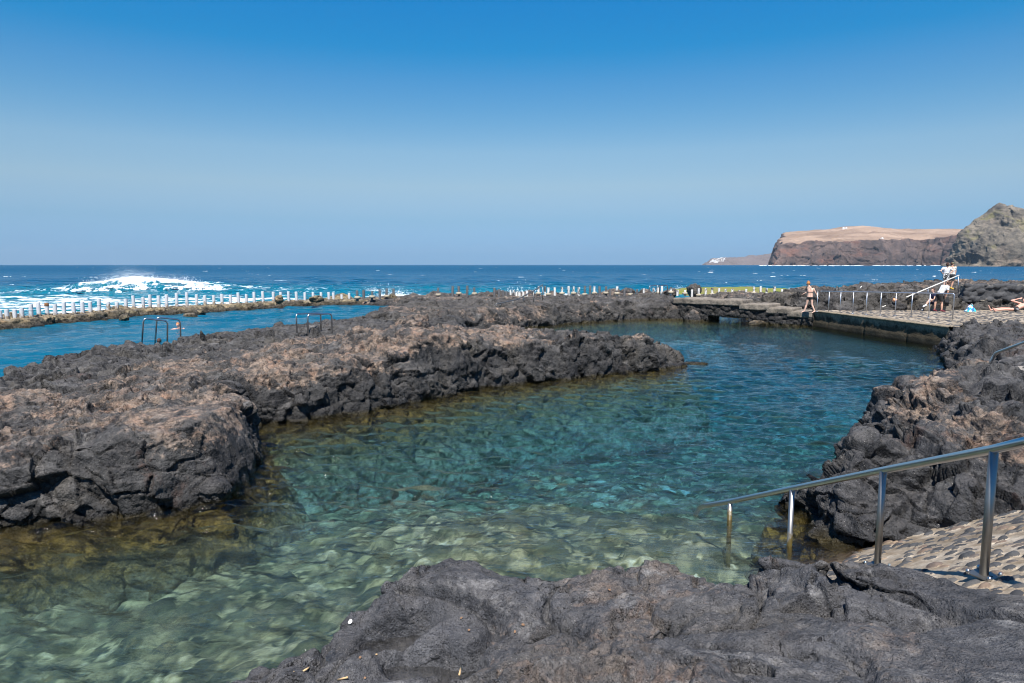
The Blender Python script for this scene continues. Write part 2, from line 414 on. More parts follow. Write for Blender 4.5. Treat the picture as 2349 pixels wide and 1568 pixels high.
def rock_material(name, dark=(.026, .026, .028), mid=(.110, .107, .104), rust1=(.12, .086, .066), rust2=(.48, .36, .27),
                  rusty=(.12, .045, .02), det=1.0, wet=True, algae=(.045, .034, .008), salt=.5, k=1.0, spots=True):
    """k: pattern size factor (1 near, more for far masses)"""
    t = NT(name)
    n1 = t.noise(1.1 / k, 7, .62); n2 = t.noise(7 / k, 7, .65); n3 = t.noise(38 / k, 4, .6)
    base = t.mix(t.ramp(n1, [(.35, 0), (.66, 1)]), dark, mid)
    base = t.mix(t.ramp(n2, [(.30, .55), (.75, 0)]), base, tuple(x * .6 for x in dark))
    base = t.mix(t.ramp(t.noise(.55 / k, 4, .5, dist=.6), [(.56, 0), (.74, .55)]), base, (mid[0] * 1.25, mid[1] * 1.1, mid[2] * .85))
    ru = t.attr('rust')
    rf = t.math('MULTIPLY', t.math('ADD', ru, t.mr(n2, .3, .7, -.35, .35)), 1.0, True)
    rf = t.ramp(rf, [(.36, 0), (.62, 1)])
    upn = t.xyz(2, t.geo.outputs['Normal'])
    rf = t.math('MULTIPLY', rf, t.ramp(t.noise(1.9 / k, 7, .70, dist=.5), [(.43, .03), (.57, 1)]))
    rf = t.math('MULTIPLY', rf, t.mr(t.math('ADD', upn, t.mr(n2, .3, .7, -.25, .25)), .0, .55, .15, 1))  # rust on upward faces only, so the colour also mimics light from above
    rc = t.mix(t.ramp(n2, [(.32, 0), (.68, 1)]), rust1, rust2)
    rc = t.mix(t.ramp(t.noise(2.7 / k, 5, .6), [(.5, 0), (.72, .7)]), rc, (rust2[0] * 1.15, rust2[1] * .86, rust2[2] * .72))
    rc = t.mix(t.ramp(n3, [(.35, .5), (.6, 0)]), rc, rust1)
    col = t.mix(rf, base, rc)
    col = t.mix(t.ramp(t.noise(.9 / k, 5, .7, vec=t.pos((1, 1, .6))), [(.63, 0), (.73, .55)]), col, rusty)
    col = t.mix(t.math('MULTIPLY', t.attr('crack'), .75), col, tuple(x * .3 for x in dark))
    grain = t.ramp(t.noise(70 / k, 6, .75), [(.30, .42), (.5, 1), (.68, 1.0)])
    col = t.mix(1.0, col, grain, 'MULTIPLY')
    lit_top = t.math('MULTIPLY', t.mr(t.math('ADD', t.xyz(2, t.geo.outputs['Normal']), t.mr(n2, .3, .7, -.2, .2)), .45, .98, 0, .24), t.ramp(t.noise(5 / k, 6, .7), [(.36, .1), (.6, 1)]))  # upward faces painted paler in patches, as if lit from above
    col = t.mix(lit_top, col, (.27, .25, .235))
    # pale dried salt on upward faces
    up = t.xyz(2, t.geo.outputs['Normal'])
    sf = t.math('MULTIPLY', t.ramp(t.noise(1.7 / k, 8, .72, dist=.4), [(.54, 0), (.72, 1)]), t.mr(up, .35, .9, 0, salt))
    col = t.mix(sf, col, (.34, .33, .32))
    if spots:
        sp = t.math('MULTIPLY', t.ramp(t.voro(30 / k, vec=t.pos()), [(.09, 1), (.13, 0)]), t.ramp(t.noise(3 / k, 3), [(.42, 0), (.55, 1)]))
        col = t.mix(t.math('MULTIPLY', sp, .8), col, (.50, .47, .42)); pit = t.math('MULTIPLY', t.ramp(t.voro(19 / k, vec=t.pos((1.1, .9, 1))), [(.10, 1), (.19, 0)]), t.ramp(t.noise(2 / k, 3), [(.45, 0), (.58, 1)])); col = t.mix(t.math('MULTIPLY', pit, .7), col, tuple(x * .25 for x in dark))
    rough = t.mr(n2, .2, .8, .62, .9)
    if wet:
        z = t.math('ADD', t.xyz(2), t.mr(n1, .2, .8, -.10, .10))
        wband = t.mr(z, .24, .10, 0, 1)
        col = t.mix(t.math('MULTIPLY', wband, .72), col, tuple(x * .45 for x in dark))
        ab = t.math('MULTIPLY', t.mr(z, .09, .0, 0, 1), .8)
        col = t.mix(ab, col, algae)
        # under water: brown and golden weed
        uw = t.mr(z, -.05, -.2, 0, 1)
        col = t.mix(uw, col, t.mix(t.ramp(t.noise(5, 6, .7), [(.42, 0), (.66, 1)]), (.05, .036, .010), (.36, .25, .06)))
        col = t.mix(t.mr(z, -.55, -1.3, 0, .85), col, t.mix(t.ramp(t.noise(3, 6, .7), [(.40, 0), (.62, 1)]), (.14, .16, .10), (.55, .55, .38)))
        rough = t.math('SUBTRACT', rough, t.math('MULTIPLY', wband, .4))
    t.set(Base_Color=col, Roughness=rough, Specular_IOR_Level=.35)
    def facet(sc_, gain, nrm=None):
        v = t.n('ShaderNodeTexVoronoi'); v.inputs['Scale'].default_value = sc_
        wn = t.n('ShaderNodeTexNoise'); wn.inputs['Scale'].default_value = sc_ * .7; wn.inputs['Detail'].default_value = 3; t.l(t.pos(), wn.inputs['Vector'])
        va = t.n('ShaderNodeVectorMath'); va.operation = 'MULTIPLY_ADD'; t.l(wn.outputs['Color'], va.inputs[0]); va.inputs[1].default_value = (.5 / sc_,) * 3; t.l(t.pos(), va.inputs[2])
        t.l(va.outputs[0], v.inputs['Vector'])
        a = t.n('ShaderNodeVectorMath'); a.operation = 'SUBTRACT'; t.l(va.outputs[0], a.inputs[0]); t.l(v.outputs['Position'], a.inputs[1])
        b = t.n('ShaderNodeVectorMath'); b.operation = 'SUBTRACT'; t.l(v.outputs['Color'], b.inputs[0]); b.inputs[1].default_value = (.5, .5, .5)
        d = t.n('ShaderNodeVectorMath'); d.operation = 'DOT_PRODUCT'; t.l(a.outputs[0], d.inputs[0]); t.l(b.outputs[0], d.inputs[1])
        return t.bump(d.outputs['Value'], gain, nrm=nrm)
    f1 = facet(4.2 / k, 1.1 * det); f2 = facet(12 / k, .9 * det, f1)
    b1 = t.bump(t.noise(9 / k, 9, .70), .075 * det * k, nrm=f2)
    b2 = t.bump(t.voro(34 / k), .010 * det * k, nrm=b1)
    b3 = t.bump(t.ramp(t.voro(55 / k), [(.0, 0), (.30, 1)]), .016 * det * k, nrm=b2)
    pb = t.bump(t.ramp(t.voro(19 / k, vec=t.pos((1.1, .9, 1))), [(.04, 0), (.22, 1)]), .022 * det * k, nrm=b3)
    t.set(Normal=pb)
    return t.m
M = {}
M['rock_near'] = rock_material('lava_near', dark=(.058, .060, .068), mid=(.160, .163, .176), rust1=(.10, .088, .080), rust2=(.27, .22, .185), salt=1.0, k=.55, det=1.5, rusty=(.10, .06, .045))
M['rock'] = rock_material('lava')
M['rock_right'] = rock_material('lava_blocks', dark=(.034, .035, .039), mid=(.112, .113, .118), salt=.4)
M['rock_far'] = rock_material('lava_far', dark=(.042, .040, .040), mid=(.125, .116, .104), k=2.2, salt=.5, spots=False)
M['steel'] = plain('stainless_steel', (.55, .55, .55), .28, 1.0, var=.05)
M['steel_worn'] = plain('worn_steel', (.30, .29, .27), .5, 1.0, var=.25, bscale=30)
M['galv'] = plain('galvanised_steel', (.42, .45, .50), .42, .9, var=.1)
M['white_rail'] = plain('pale_painted_rail', (.72, .70, .64), .5)
M['foam'] = plain('foam', (.86, .89, .90), .9, bumpd=.05, bscale=6, var=.03)

# ------------------------------------------------------------------ the lava shore
def jitter2(X, Y, a, f, s=0.0):
    p = np.stack([X.ravel() * f, Y.ravel() * f, np.full(X.size, s)], -1)
    return (X + a * fbm(p, 3).reshape(X.shape), Y + a * fbm(p + 31, 3).reshape(X.shape))
def profile(s, top, w, p=.5, under=.8, zb=-1.6):
    """s>0 inside: a steep face of width w up to `top`; outside a sloping foot under water"""
    t = np.clip(s / w, 0, 1)
    return np.where(s > 0, -.06 + (top + .06) * t ** p, np.maximum(-.06 + s * under, zb))

# foreground rock ----------------------------------------------------------
G_edge = [(560, 1600, .45), (578, 1536, .55), (621, 1518, .62), (700, 1512, .66), (742, 1500, .72), (748, 1473, .8), (753, 1434, .86), (773, 1411, .88),
          (800, 1371, .95), (824, 1358, .98), (855, 1366, .98), (884, 1350, 1.0), (894, 1325, 1.03), (941, 1297, 1.1), (1031, 1272, 1.15),
          (1054, 1276, 1.15), (1090, 1272, 1.12), (1117, 1290, 1.08), (1160, 1313, 1.05), (1292, 1319, 1.02), (1468, 1315, 1.02),
          (1607, 1325, 1.02), (1655, 1337, 1.02), (1672, 1322, 1.05), (1699, 1314, 1.08), (1719, 1304, 1.1), (1788, 1295, 1.14), (1868, 1302, 1.16), (1928, 1308, 1.18),
          (2089, 1318, 1.24), (2169, 1318, 1.3), (2241, 1334, 1.36), (2290, 1328, 1.42), (2349, 1338, 1.46), (2500, 1350, 1.5)]
G_poly = [W2(*e) for e in G_edge] + [(7.0, 4.0), (7.0, -1.5), (-3.2, -1.5), (-2.3, 2.6)]
G_S = [(*W2(u, v, z), z) for (u, v, z) in [(600, 1550, .62), (700, 1530, .72), (765, 1450, .9), (850, 1400, 1.0), (850, 1480, .98), (940, 1320, 1.13), (1031, 1295, 1.2),
        (1090, 1300, 1.15), (1200, 1345, 1.12), (1400, 1335, 1.1), (1560, 1350, 1.14), (1640, 1370, 1.02), (1700, 1345, 1.12), (1788, 1312, 1.22), (1850, 1330, 1.26), (2000, 1335, 1.28), (2200, 1345, 1.44),
        (2349, 1365, 1.52), (2100, 1430, 1.24), (2060, 1400, 1.36), (2250, 1400, 1.56), (2349, 1500, 1.55), (2349, 1568, 1.6), (2000, 1568, 1.55), (1850, 1440, 1.22), (1600, 1450, 1.2), (1600, 1568, 1.38),
        (1400, 1440, 1.16), (1250, 1420, 1.06), (1200, 1568, 1.25), (1320, 1500, 1.2), (1100, 1460, 1.02), (950, 1540, .84), (900, 1568, .86), (1950, 1500, 1.42), (1770, 1500, 1.32)]]
G_S += [(x, y, 1.75) for x in (-2, 0, 2, 4, 6) for y in (-1.2, .6)]
POOLS = [(W2(905, 1470, .9), .30, .12, .35), (W2(1010, 1530, .9), .34, .12, -.2), (W2(1255, 1462, 1.05), .15, .06, .4)]
def g_h(X, Y):
    Xj, Yj = jitter2(X, Y, .05, 1.6, 3.0)
    s = sdf(Xj, Yj, G_poly); top = idw(X, Y, G_S, .28, 3.4)
    p = np.stack([X.ravel(), Y.ravel(), np.zeros(X.size)], -1)
    top = top + (.085 * fbm(p * 1.15 + 4, 3)).reshape(X.shape)
    # long soft folds of ropy lava
    fold = np.abs(pn(np.stack([X.ravel() * .8 + Y.ravel() * .5, Y.ravel() * 1.1 - X.ravel() * .3, np.zeros(X.size)], -1) + 60)).reshape(X.shape)
    top = top - .10 * (1 - sm(fold, 0, .10))
    for (c, a, b, rz) in POOLS:
        dx, dy = X - c[0], Y - c[1]; u = (dx * math.cos(rz) + dy * math.sin(rz)) / a; v = (-dx * math.sin(rz) + dy * math.cos(rz)) / b
        n_ = pn(np.stack([X.ravel() * 6, Y.ravel() * 6, np.zeros(X.size)], -1)).reshape(X.shape)
        top = top - .17 * (1 - sm(np.sqrt(u * u + v * v) + .35 * n_, .55, 1.35))
    bowl = np.hypot((X - BOWL[0]) / .42, (Y - BOWL[1]) / .2)
    top = top - .16 * (1 - sm(bowl, .3, 1.2))
    return profile(s + .07, top, .20, .42, 2.5)
BOWL = W2(2070, 1450, 1.28)
def g_rust(V, N):
    n = fbm(V * .95 + 40, 4)
    a = .5 + .9 * n
    mid = np.exp(-((V[:, 0] - (.65 + .55 * (V[:, 1] - 3.5))) / .85) ** 2) * .55
    dl = sm(V[:, 0], -.15, -.45) * .9                     # bare dark lobe at the left end
    dr = sm(V[:, 0], 1.9, 2.6) * .45
    return np.clip(a * .6 + mid * .8 - dl - dr * 1.5 - .22, 0, 1) * sm(V[:, 2], .25, .6)
rock_foreground = build_mass('foreground_rock', g_h, (-3.4, 5.6), [(1.9, 3.6, .0125), (3.6, 5.9, .0135), (5.9, 7.2, .05), (-1.4, 1.9, .06)], M['rock_near'], zb=-1.6,
    rustf=g_rust, detail=dict(amp=.62, big=.9, small=.12, scoria=1.1, smoothrock=.22, calm=[(3.0, 3.7, .75, .25), (2.3, 2.9, .5, .3), (-.35, 4.2, .5, .35)]), cut=-1.2)
tag(rock_foreground, 'broad shelf of dark grey and brown lava rock along the bottom of the picture')

# left island with the ledge of the two ladders ----------------------------
L_edge = [(-420, 1245, 0), (-60, 1225, 0), (0, 1216, 0), (100, 1202, 0), (270, 1188, 0), (400, 1166, 0), (480, 1153, 0), (560, 1114, 0), (592, 1084, 0),
          (590, 1040, 0), (575, 1006, 0), (578, 978, 0), (640, 971, 0), (700, 966, 0), (850, 942, 0), (950, 926, 0), (1100, 893, 0), (1200, 880, 0), (1350, 866, 0),
          (1450, 856, 0), (1530, 849, 0), (1562, 843, 0)]
L_poly = [W2(*e) for e in L_edge] + [(5.75, 23.2), (4.9, 24.2), (3.6, 25.0), (1.6, 25.4), (0.2, 25.2), (-1.0, 25.6), (-2.0, 28.5), (-2.3, 33.5), (-4.5, 36.5)]
L_far = [(930, 705, .5), (870, 722, .6), (820, 738, .6), (800, 735, .62), (700, 747, .64), (600, 753, .66), (480, 768, .66), (430, 775, .66), (340, 788, .66), (150, 810, .66), (88, 822, .6),
         (74, 880, 0.0), (0, 891, .2), (-120, 896, .2), (-500, 905, .35)]
L_poly += [W2(*e) for e in L_far] + [(-25, 14), (-25, 8.2)]
L_S = [(*W2(u, v, z), z) for (u, v, z) in [(-200, 1025, 1.05), (0, 1012, 1.05), (75, 1000, 1.08), (150, 985, 1.12), (300, 955, 1.2), (380, 950, 1.2), (450, 937, 1.24), (530, 940, 1.22), (575, 960, 1.1), (583, 1000, .85),
        (250, 930, 1.05), (400, 890, 1.02), (300, 880, .92), (430, 840, 1.0), (250, 820, .74), (150, 850, .62), (100, 872, .5), (0, 930, .85), (0, 903, .38), (-150, 910, .38), (120, 910, .8),
        (467, 880, 1.0), (530, 858, 1.1), (560, 850, 1.12), (620, 850, 1.1), (700, 835, 1.15), (780, 825, 1.18), (860, 815, 1.2), (940, 815, 1.2), (1000, 812, 1.18), (1100, 795, 1.2), (1180, 785, 1.2),
        (1250, 772, 1.28), (1300, 754, 1.42), (1400, 746, 1.5), (1475, 747, 1.46), (1490, 775, 1.0), (1520, 800, .6), (1548, 828, .25), (1180, 765, 1.4), (1120, 760, 1.5), (1210, 770, 1.35),
        (930, 745, 1.84), (945, 738, 1.92), (1000, 748, 1.78), (1040, 752, 1.7), (1060, 765, 1.52), (870, 778, 1.5), (830, 760, 1.62), (800, 785, 1.4), (760, 800, 1.25), (720, 780, 1.35), (690, 785, 1.32), (600, 800, 1.15), (650, 800, 1.2),
        (500, 820, 1.05), (560, 800, 1.0), (130, 822, .68), (340, 795, .68), (400, 785, .66), (480, 777, .68), (600, 762, .7), (690, 757, .72), (740, 752, .74), (800, 742, .78), (400, 805, .72), (560, 782, .74), (660, 774, .8), (300, 815, .72), (780, 768, .85)]]
def l_h(X, Y):
    Xj, Yj = jitter2(X, Y, .16, .7, 9.0)
    s = sdf(Xj, Yj, L_poly); top = idw(X, Y, L_S, .35, 3.2)
    p = np.stack([X.ravel(), Y.ravel(), np.zeros(X.size)], -1)
    led = sm(top, .62, .9).clip(.12, 1)
    top = top + led * (.14 * fbm(p * .8 + 14, 3)).reshape(X.shape) - (.15 + .13 * sm(X, -2.5, -.5)) * sm(top, .55, 1.0)
    stp = (.05 * pn(p * .5 + 3)).reshape(X.shape)
    return profile(s, top, .42, .42, 1.9, -2.9) + stp * (s > 0)
def l_rust(V, N):
    n = fbm(V * .55 + 90, 4)
    e = sm(V[:, 2], .50, 1.0) * sm(N[:, 2], .1, .65)
    ridge = sm(V[:, 2], 1.1, 1.5) * .8
    shelf = 1 - sm(V[:, 2] + .0 * n, .84, .95) * 1.0
    tip = sm(V[:, 0], -.6, 1.8) * .45
    r = e * (.58 + .75 * n) + ridge * sm(N[:, 2], -.2, .4) * .7 - tip
    r = r - .7 * shelf * (V[:, 1] > 17.5)
    return np.clip(r, 0, 1)
isl = build_mass('lava_island', l_h, (-19, 6.6), [(7.4, 12.2, .022), (12.2, 17.5, .034), (17.5, 25.5, .05), (25.5, 42, .09)], M['rock'], zb=-3.1,
    rustf=l_rust, detail=dict(amp=1.0, big=.85, small=.24, scoria=1.25, calm=[(-4.9, 10.6, 1.25, .28), (-8.0, 9.2, .6, .5), (-2.2, 17.6, .9, .5)]), cut=-2.2)
tag(isl, 'long lava island of dark broken basalt with rusty brown scoria on top')

# right hand rocks ----------------------------------------------------------
R_edge = [(1990, 1256, 0), (1905, 1240, 0), (1850, 1207, 0), (1816, 1182, 0), (1826, 1140, .1), (1832, 1095, .45), (1845, 1069, .5), (1905, 1031, .65), (1945, 981, .8), (1949, 945, .92), (1958, 922, 1.0),
          (2023, 880, 1.15), (2081, 865, 1.2), (2127, 852, 1.2), (2184, 836, 1.15), (2178, 829, 0), (2163, 815, 0), (2152, 799, 0), (2172, 790, .2)]
R_poly = [W2(*e) for e in R_edge] + [(19, 30.5), (60, 30.5), (60, 2), (9.5, 2.5), (8.0, 5.6), (6.5, 6.6), (5.45, 7.25), (4.7, 7.8)]
R_S = [(*W2(u, v, z), z) for (u, v, z) in [(1850, 1190, .25), (1850, 1110, .55), (1860, 1075, .62), (1920, 1040, .72), (1950, 1000, .88), (1975, 945, 1.05), (2000, 900, 1.15), (2060, 872, 1.25), (2110, 862, 1.3), (2150, 850, 1.3), (2220, 838, 1.32),
        (2300, 850, 1.34), (2349, 860, 1.36), (2349, 830, 1.3), (2349, 900, 1.42), (2200, 900, 1.42), (2100, 920, 1.35), (2000, 980, 1.12), (2050, 1010, 1.1), (2150, 980, 1.32), (2300, 960, 1.5), (2349, 1000, 1.5), (2250, 1060, 1.2), (2100, 1080, .98), (1980, 1080, .85), (2349, 1090, 1.2), (2180, 1120, .95),
        (2180, 800, 1.0), (2250, 790, 1.1), (2349, 780, 1.2), (2220, 765, .95), (2300, 757, .98), (2349, 755, 1.0), (2190, 775, .6)]] + [(9, 6.5, 1.5), (12, 6, 1.7), (20, 10, 1.6), (30, 20, 1.6), (40, 28, 1.2), (14, 9, 1.5), (50, 10, 1.8)]
def ramp_z(X, Y):
    z = .30 * (X - 3.6) + .43 * (7.6 - Y) - .07; c = 1.26 + .10 * (X - 3.6)
    return c - np.logaddexp(0, (c - z) * 9) / 9 * 1.0 if hasattr(X, 'shape') else c - math.log1p(math.exp((c - z) * 9)) / 9
RAMP_FOOT = [(4.15, 8.5), (5.1, 8.25), (6.2, 7.95), (7.2, 7.3), (8.2, 6.2), (9.5, 2.5)]
def r_h(X, Y):
    Xj, Yj = jitter2(X, Y, .14, .9, 19.0)
    s = sdf(Xj, Yj, R_poly); top = idw(X, Y, R_S, .3, 3.2)
    p = np.stack([X.ravel(), Y.ravel(), np.zeros(X.size)], -1)
    top = top + (.20 * fbm(p * .75 + 24, 3)).reshape(X.shape) * np.where(Y > 26, .4, 1)
    top = np.where(Y > 20.5, np.minimum(top, .62 + .25 * sm(X, 17, 24) + .10 * (Y < 26) - .06 * (Y > 26) * sm(X, 20.5, 19.0)), top)
    near = sm(Y, 12, 8.5)
    w_ = .55 + 1.2 * near * sm(X, 4.2, 5.5)
    return profile(s, top, w_, .5, 1.6, -2.9)
def r_rust(V, N):
    n = fbm(V * .6 + 130, 4)
    return np.clip((.10 + 1.0 * n) * sm(V[:, 2], .8, 1.15) * sm(N[:, 2], .2, .7), 0, .9)
rr = build_mass('lava_headland', r_h, (3.2, 34), [(2.4, 6.4, .06), (6.4, 10.2, .022), (10.2, 15.5, .034), (15.5, 31, .085)], M['rock_right'], zb=-3.1,
    rustf=r_rust, detail=dict(amp=1.35, big=.78, small=.24, scoria=1.0), cut=-2.2)
tag(rr, 'blue-black blocky lava rocks on the right shore of the pool')

# far shelf -----------------------------------------------------------------
F_edge = [(1080, 764, 0), (1150, 758, 0), (1300, 743, 0), (1440, 734, 0), (1560, 733, 0), (1618, 738, 0)]
F_poly = [(-2.4, 33.0)] + [W2(*e) for e in F_edge] + [(11.4, 44.8), (12.2, 49.5), (17.5, 49.5), (18.5, 62), (20, 66.5), (9, 68), (0, 68.5), (-9, 67), (-14, 62.5), (-15, 59.5), (-12.5, 57.0), (-9.5, 55.5), (-8.6, 50)]
F_poly += [W2(*e) for e in [(930, 704, .5), (880, 716, .6), (835, 728, .7), (812, 740, .7)]] + [(-7.4, 32)]
F_S = [(*W2(u, v, z), z) for (u, v, z) in [(835, 745, 1.05), (855, 728, 1.22), (900, 722, 1.15), (960, 714, 1.08), (1100, 716, 1.08), (1200, 708, 1.1), (1300, 703, 1.1), (1400, 700, 1.1), (1480, 698, 1.1), (1540, 692, 1.22),
        (960, 702, .95), (1080, 700, 1.0), (1140, 695, 1.08), (1245, 690, 1.1), (1400, 685, 1.1), (1500, 678, 1.3), (1540, 682, 1.2), (1100, 682, .95), (1000, 690, .85), (1560, 690, 1.2)]]
F_S = [(x, y, z - .05) for x, y, z in F_S]
F_S += [(x, y, z - .26) for x, y, z in [(-13, 59, .62), (-9, 60, .66), (-4, 62, .7), (0, 63, .72), (4, 64, .74), (9, 64, .66), (14, 63, .42), (17, 63, .42), (12, 61, .5), (0, 55, .85), (6, 55, .9), (12, 55, .95), (-5, 54, .75), (14, 58, .6), (17, 57, .6), (12, 51, .9), (17, 51, .8)]]
def f_h(X, Y):
    Xj, Yj = jitter2(X, Y, .35, .35, 29.0)
    s = sdf(Xj, Yj, F_poly); top = idw(X, Y, F_S, .5, 3.2)
    p = np.stack([X.ravel(), Y.ravel(), np.zeros(X.size)], -1)
    top = top + (.11 * fbm(p * .5 + 34, 3)).reshape(X.shape)
    back = sm(Y, 63.5, 65.5) * (.0 + .9 * pn(p * .45 + 80).reshape(X.shape)).clip(-.3, .7)
    return profile(s, top + back, .7, .45, 1.4, -3.2)
def f_rust(V, N):
    n = fbm(V * .32 + 170, 4)
    return np.clip((.22 + .95 * n) * sm(N[:, 2], .15, .6) + .35 * sm(V[:, 1], 52, 58), 0, 1) * .85
fs = build_mass('lava_shelf', f_h, (-17, 21), [(31, 42, .07), (42, 52, .10), (52, 70, .12)], M['rock_far'], zb=-3.5,
    rustf=f_rust, detail=dict(amp=.8, big=1.1, small=.34, scoria=.9), cut=-2.6, coarse=1.4)
tag(fs, 'flat shelf of grey brown lava between the pools and the open sea')

# rocks behind the deck -------------------------------------------------------
H_poly = [(14.6, 45.5), (15.2, 43.2), (16.6, 41.2), (17.6, 39.4), (18.6, 38.2), (40, 38.0), (64, 38.0), (64, 66), (22, 66), (17, 62), (15.5, 52)]
H_S = [(15.6, 44.5, 1.4), (17.0, 42.5, 1.75), (18.2, 41, 1.8), (19, 39.5, 1.75), (22, 39.5, 1.78), (26, 39.5, 1.75), (27, 39, 1.4), (30, 39.3, 1.55), (34, 39.3, 1.5), (20, 45, 2.0), (25, 46, 2.05), (28, 43, 1.85), (31, 44, 1.95), (30, 50, 2.0), (36, 46, 2.25), (45, 48, 2.5), (16.5, 55, .7), (22, 56, .95), (20, 50, 1.2), (24, 62, .8), (28, 60, 1.3), (40, 60, 2.0), (33, 41.5, 1.9), (40, 39.3, 1.5), (60, 45, 2.3), (17, 48, 1.0)]
def h_h(X, Y):
    Xj, Yj = jitter2(X, Y, .30, .4, 39.0)
    s = sdf(Xj, Yj, H_poly); top = idw(X, Y, H_S, .6, 3)
    p = np.stack([X.ravel(), Y.ravel(), np.zeros(X.size)], -1)
    top = top - .2 + (.16 * fbm(p * .45 + 44, 3)).reshape(X.shape)
    return profile(s, top, 1.0, .5, 1.4, -3.2)
def h_rust(V, N):
    n = fbm(V * .35 + 210, 4)
    return np.clip((.02 + .9 * n) * sm(N[:, 2], .25, .7) + .40 * sm(V[:, 1], 43, 48) * sm(N[:, 2], .3, .7), 0, 1) * .8
hs = build_mass('lava_bank', h_h, (13, 44), [(37, 46, .07), (46, 64, .13)], M['rock_far'], zb=-3.5,
    rustf=h_rust, detail=dict(amp=1.15, big=1.1, small=.36, scoria=1.0), cut=-2.6, coarse=1.4)
tag(hs, 'black lava bank behind the railing of the bathing deck')

# ------------------------------------------------------------------ water
def noise_edge(): pass
WALLC = [(-44, 30.5), (-33, 33.5)] 
_wp = [(5, 610, 36.6), (138, 600, 37.2), (287, 585, 38.4), (435, 568, 39.6), (590, 565, 40.4), (762, 560, 41.4), (912, 540, 42.7), (1072, 505, 44.5), (1230, 500, 45.6), (1378, 490, 46.5), (1530, 486, 47.3), (1717, 480, 48.4), (1882, 468, 49.6), (2038, 463, 50.7), (2190, 460, 51.8), (2333, 455, 52.8)]
def nat(x, y, ox, oy, s): return ((ox + x / s) / 1.6348, (oy + y / s) / 1.6348)
for (x, y, Yd) in _wp:
    u, v = nat(x, y, 0, 950, 2.447); WALLC.append((D2Y(u, v, Yd)[0], Yd))
for (x, Yd) in ((230, 54.8), (449, 56.3), (670, 57.8), (860, 58.6)):
    u, v = nat(x, 320, 960, 1000, 2.447); WALLC.append((D2Y(u, v, Yd)[0], Yd))
POOL_REG = [(-30, .3), (-30, 9.6), (-8.2, 10.3), (-7.2, 13), (-8.5, 17), (-5, 20), (0, 22.0), (2.5, 23.4), (4.4, 23.6), (2, 24.2), (-3.5, 24.5), (-5, 33), (-4, 38), (0, 43), (10.5, 44.5), (11.5, 51), (18, 51), (20, 41), (32, 31), (12, 9), (9.5, 2)]
# (the tongue at the tip lies inside the island)
LAG_REG = WALLC + [(-12, 60), (-6, 58), (-5, 45), (-4.5, 36), (-4, 27), (-7, 20), (-13, 16), (-20, 14), (-46, 12)]
SURF = lambda X, Y: None
wrng = np.random.default_rng(5)
def wave_set(n, l0, l1, dirc, spread, steep):
    L = np.exp(wrng.uniform(math.log(l0), math.log(l1), n)); A = dirc + wrng.normal(0, spread, n); P = wrng.uniform(0, 6.28, n)
    return [(l, a, p, steep * l / (2 * math.pi) * wrng.uniform(.6, 1.3)) for l, a, p in zip(L, A, P)]
W_pool = wave_set(80, .10, .80, R(98), .5, .062)
W_lag = wave_set(40, .35, 2.4, R(105), .5, .055)
W_sea = wave_set(44, 1.2, 14, R(110), .55, .045)
def waves(X, Y, W, dx):
    Z = np.zeros_like(X)
    for (l, a, p, am) in W:
        k = 2 * math.pi / l; wgt = sm(l / dx, 2.2, 4.5)
        s_ = np.sin(k * (math.cos(a) * X + math.sin(a) * Y) + p)
        Z += am * wgt * (s_ + .22 * s_ * s_)
    return Z
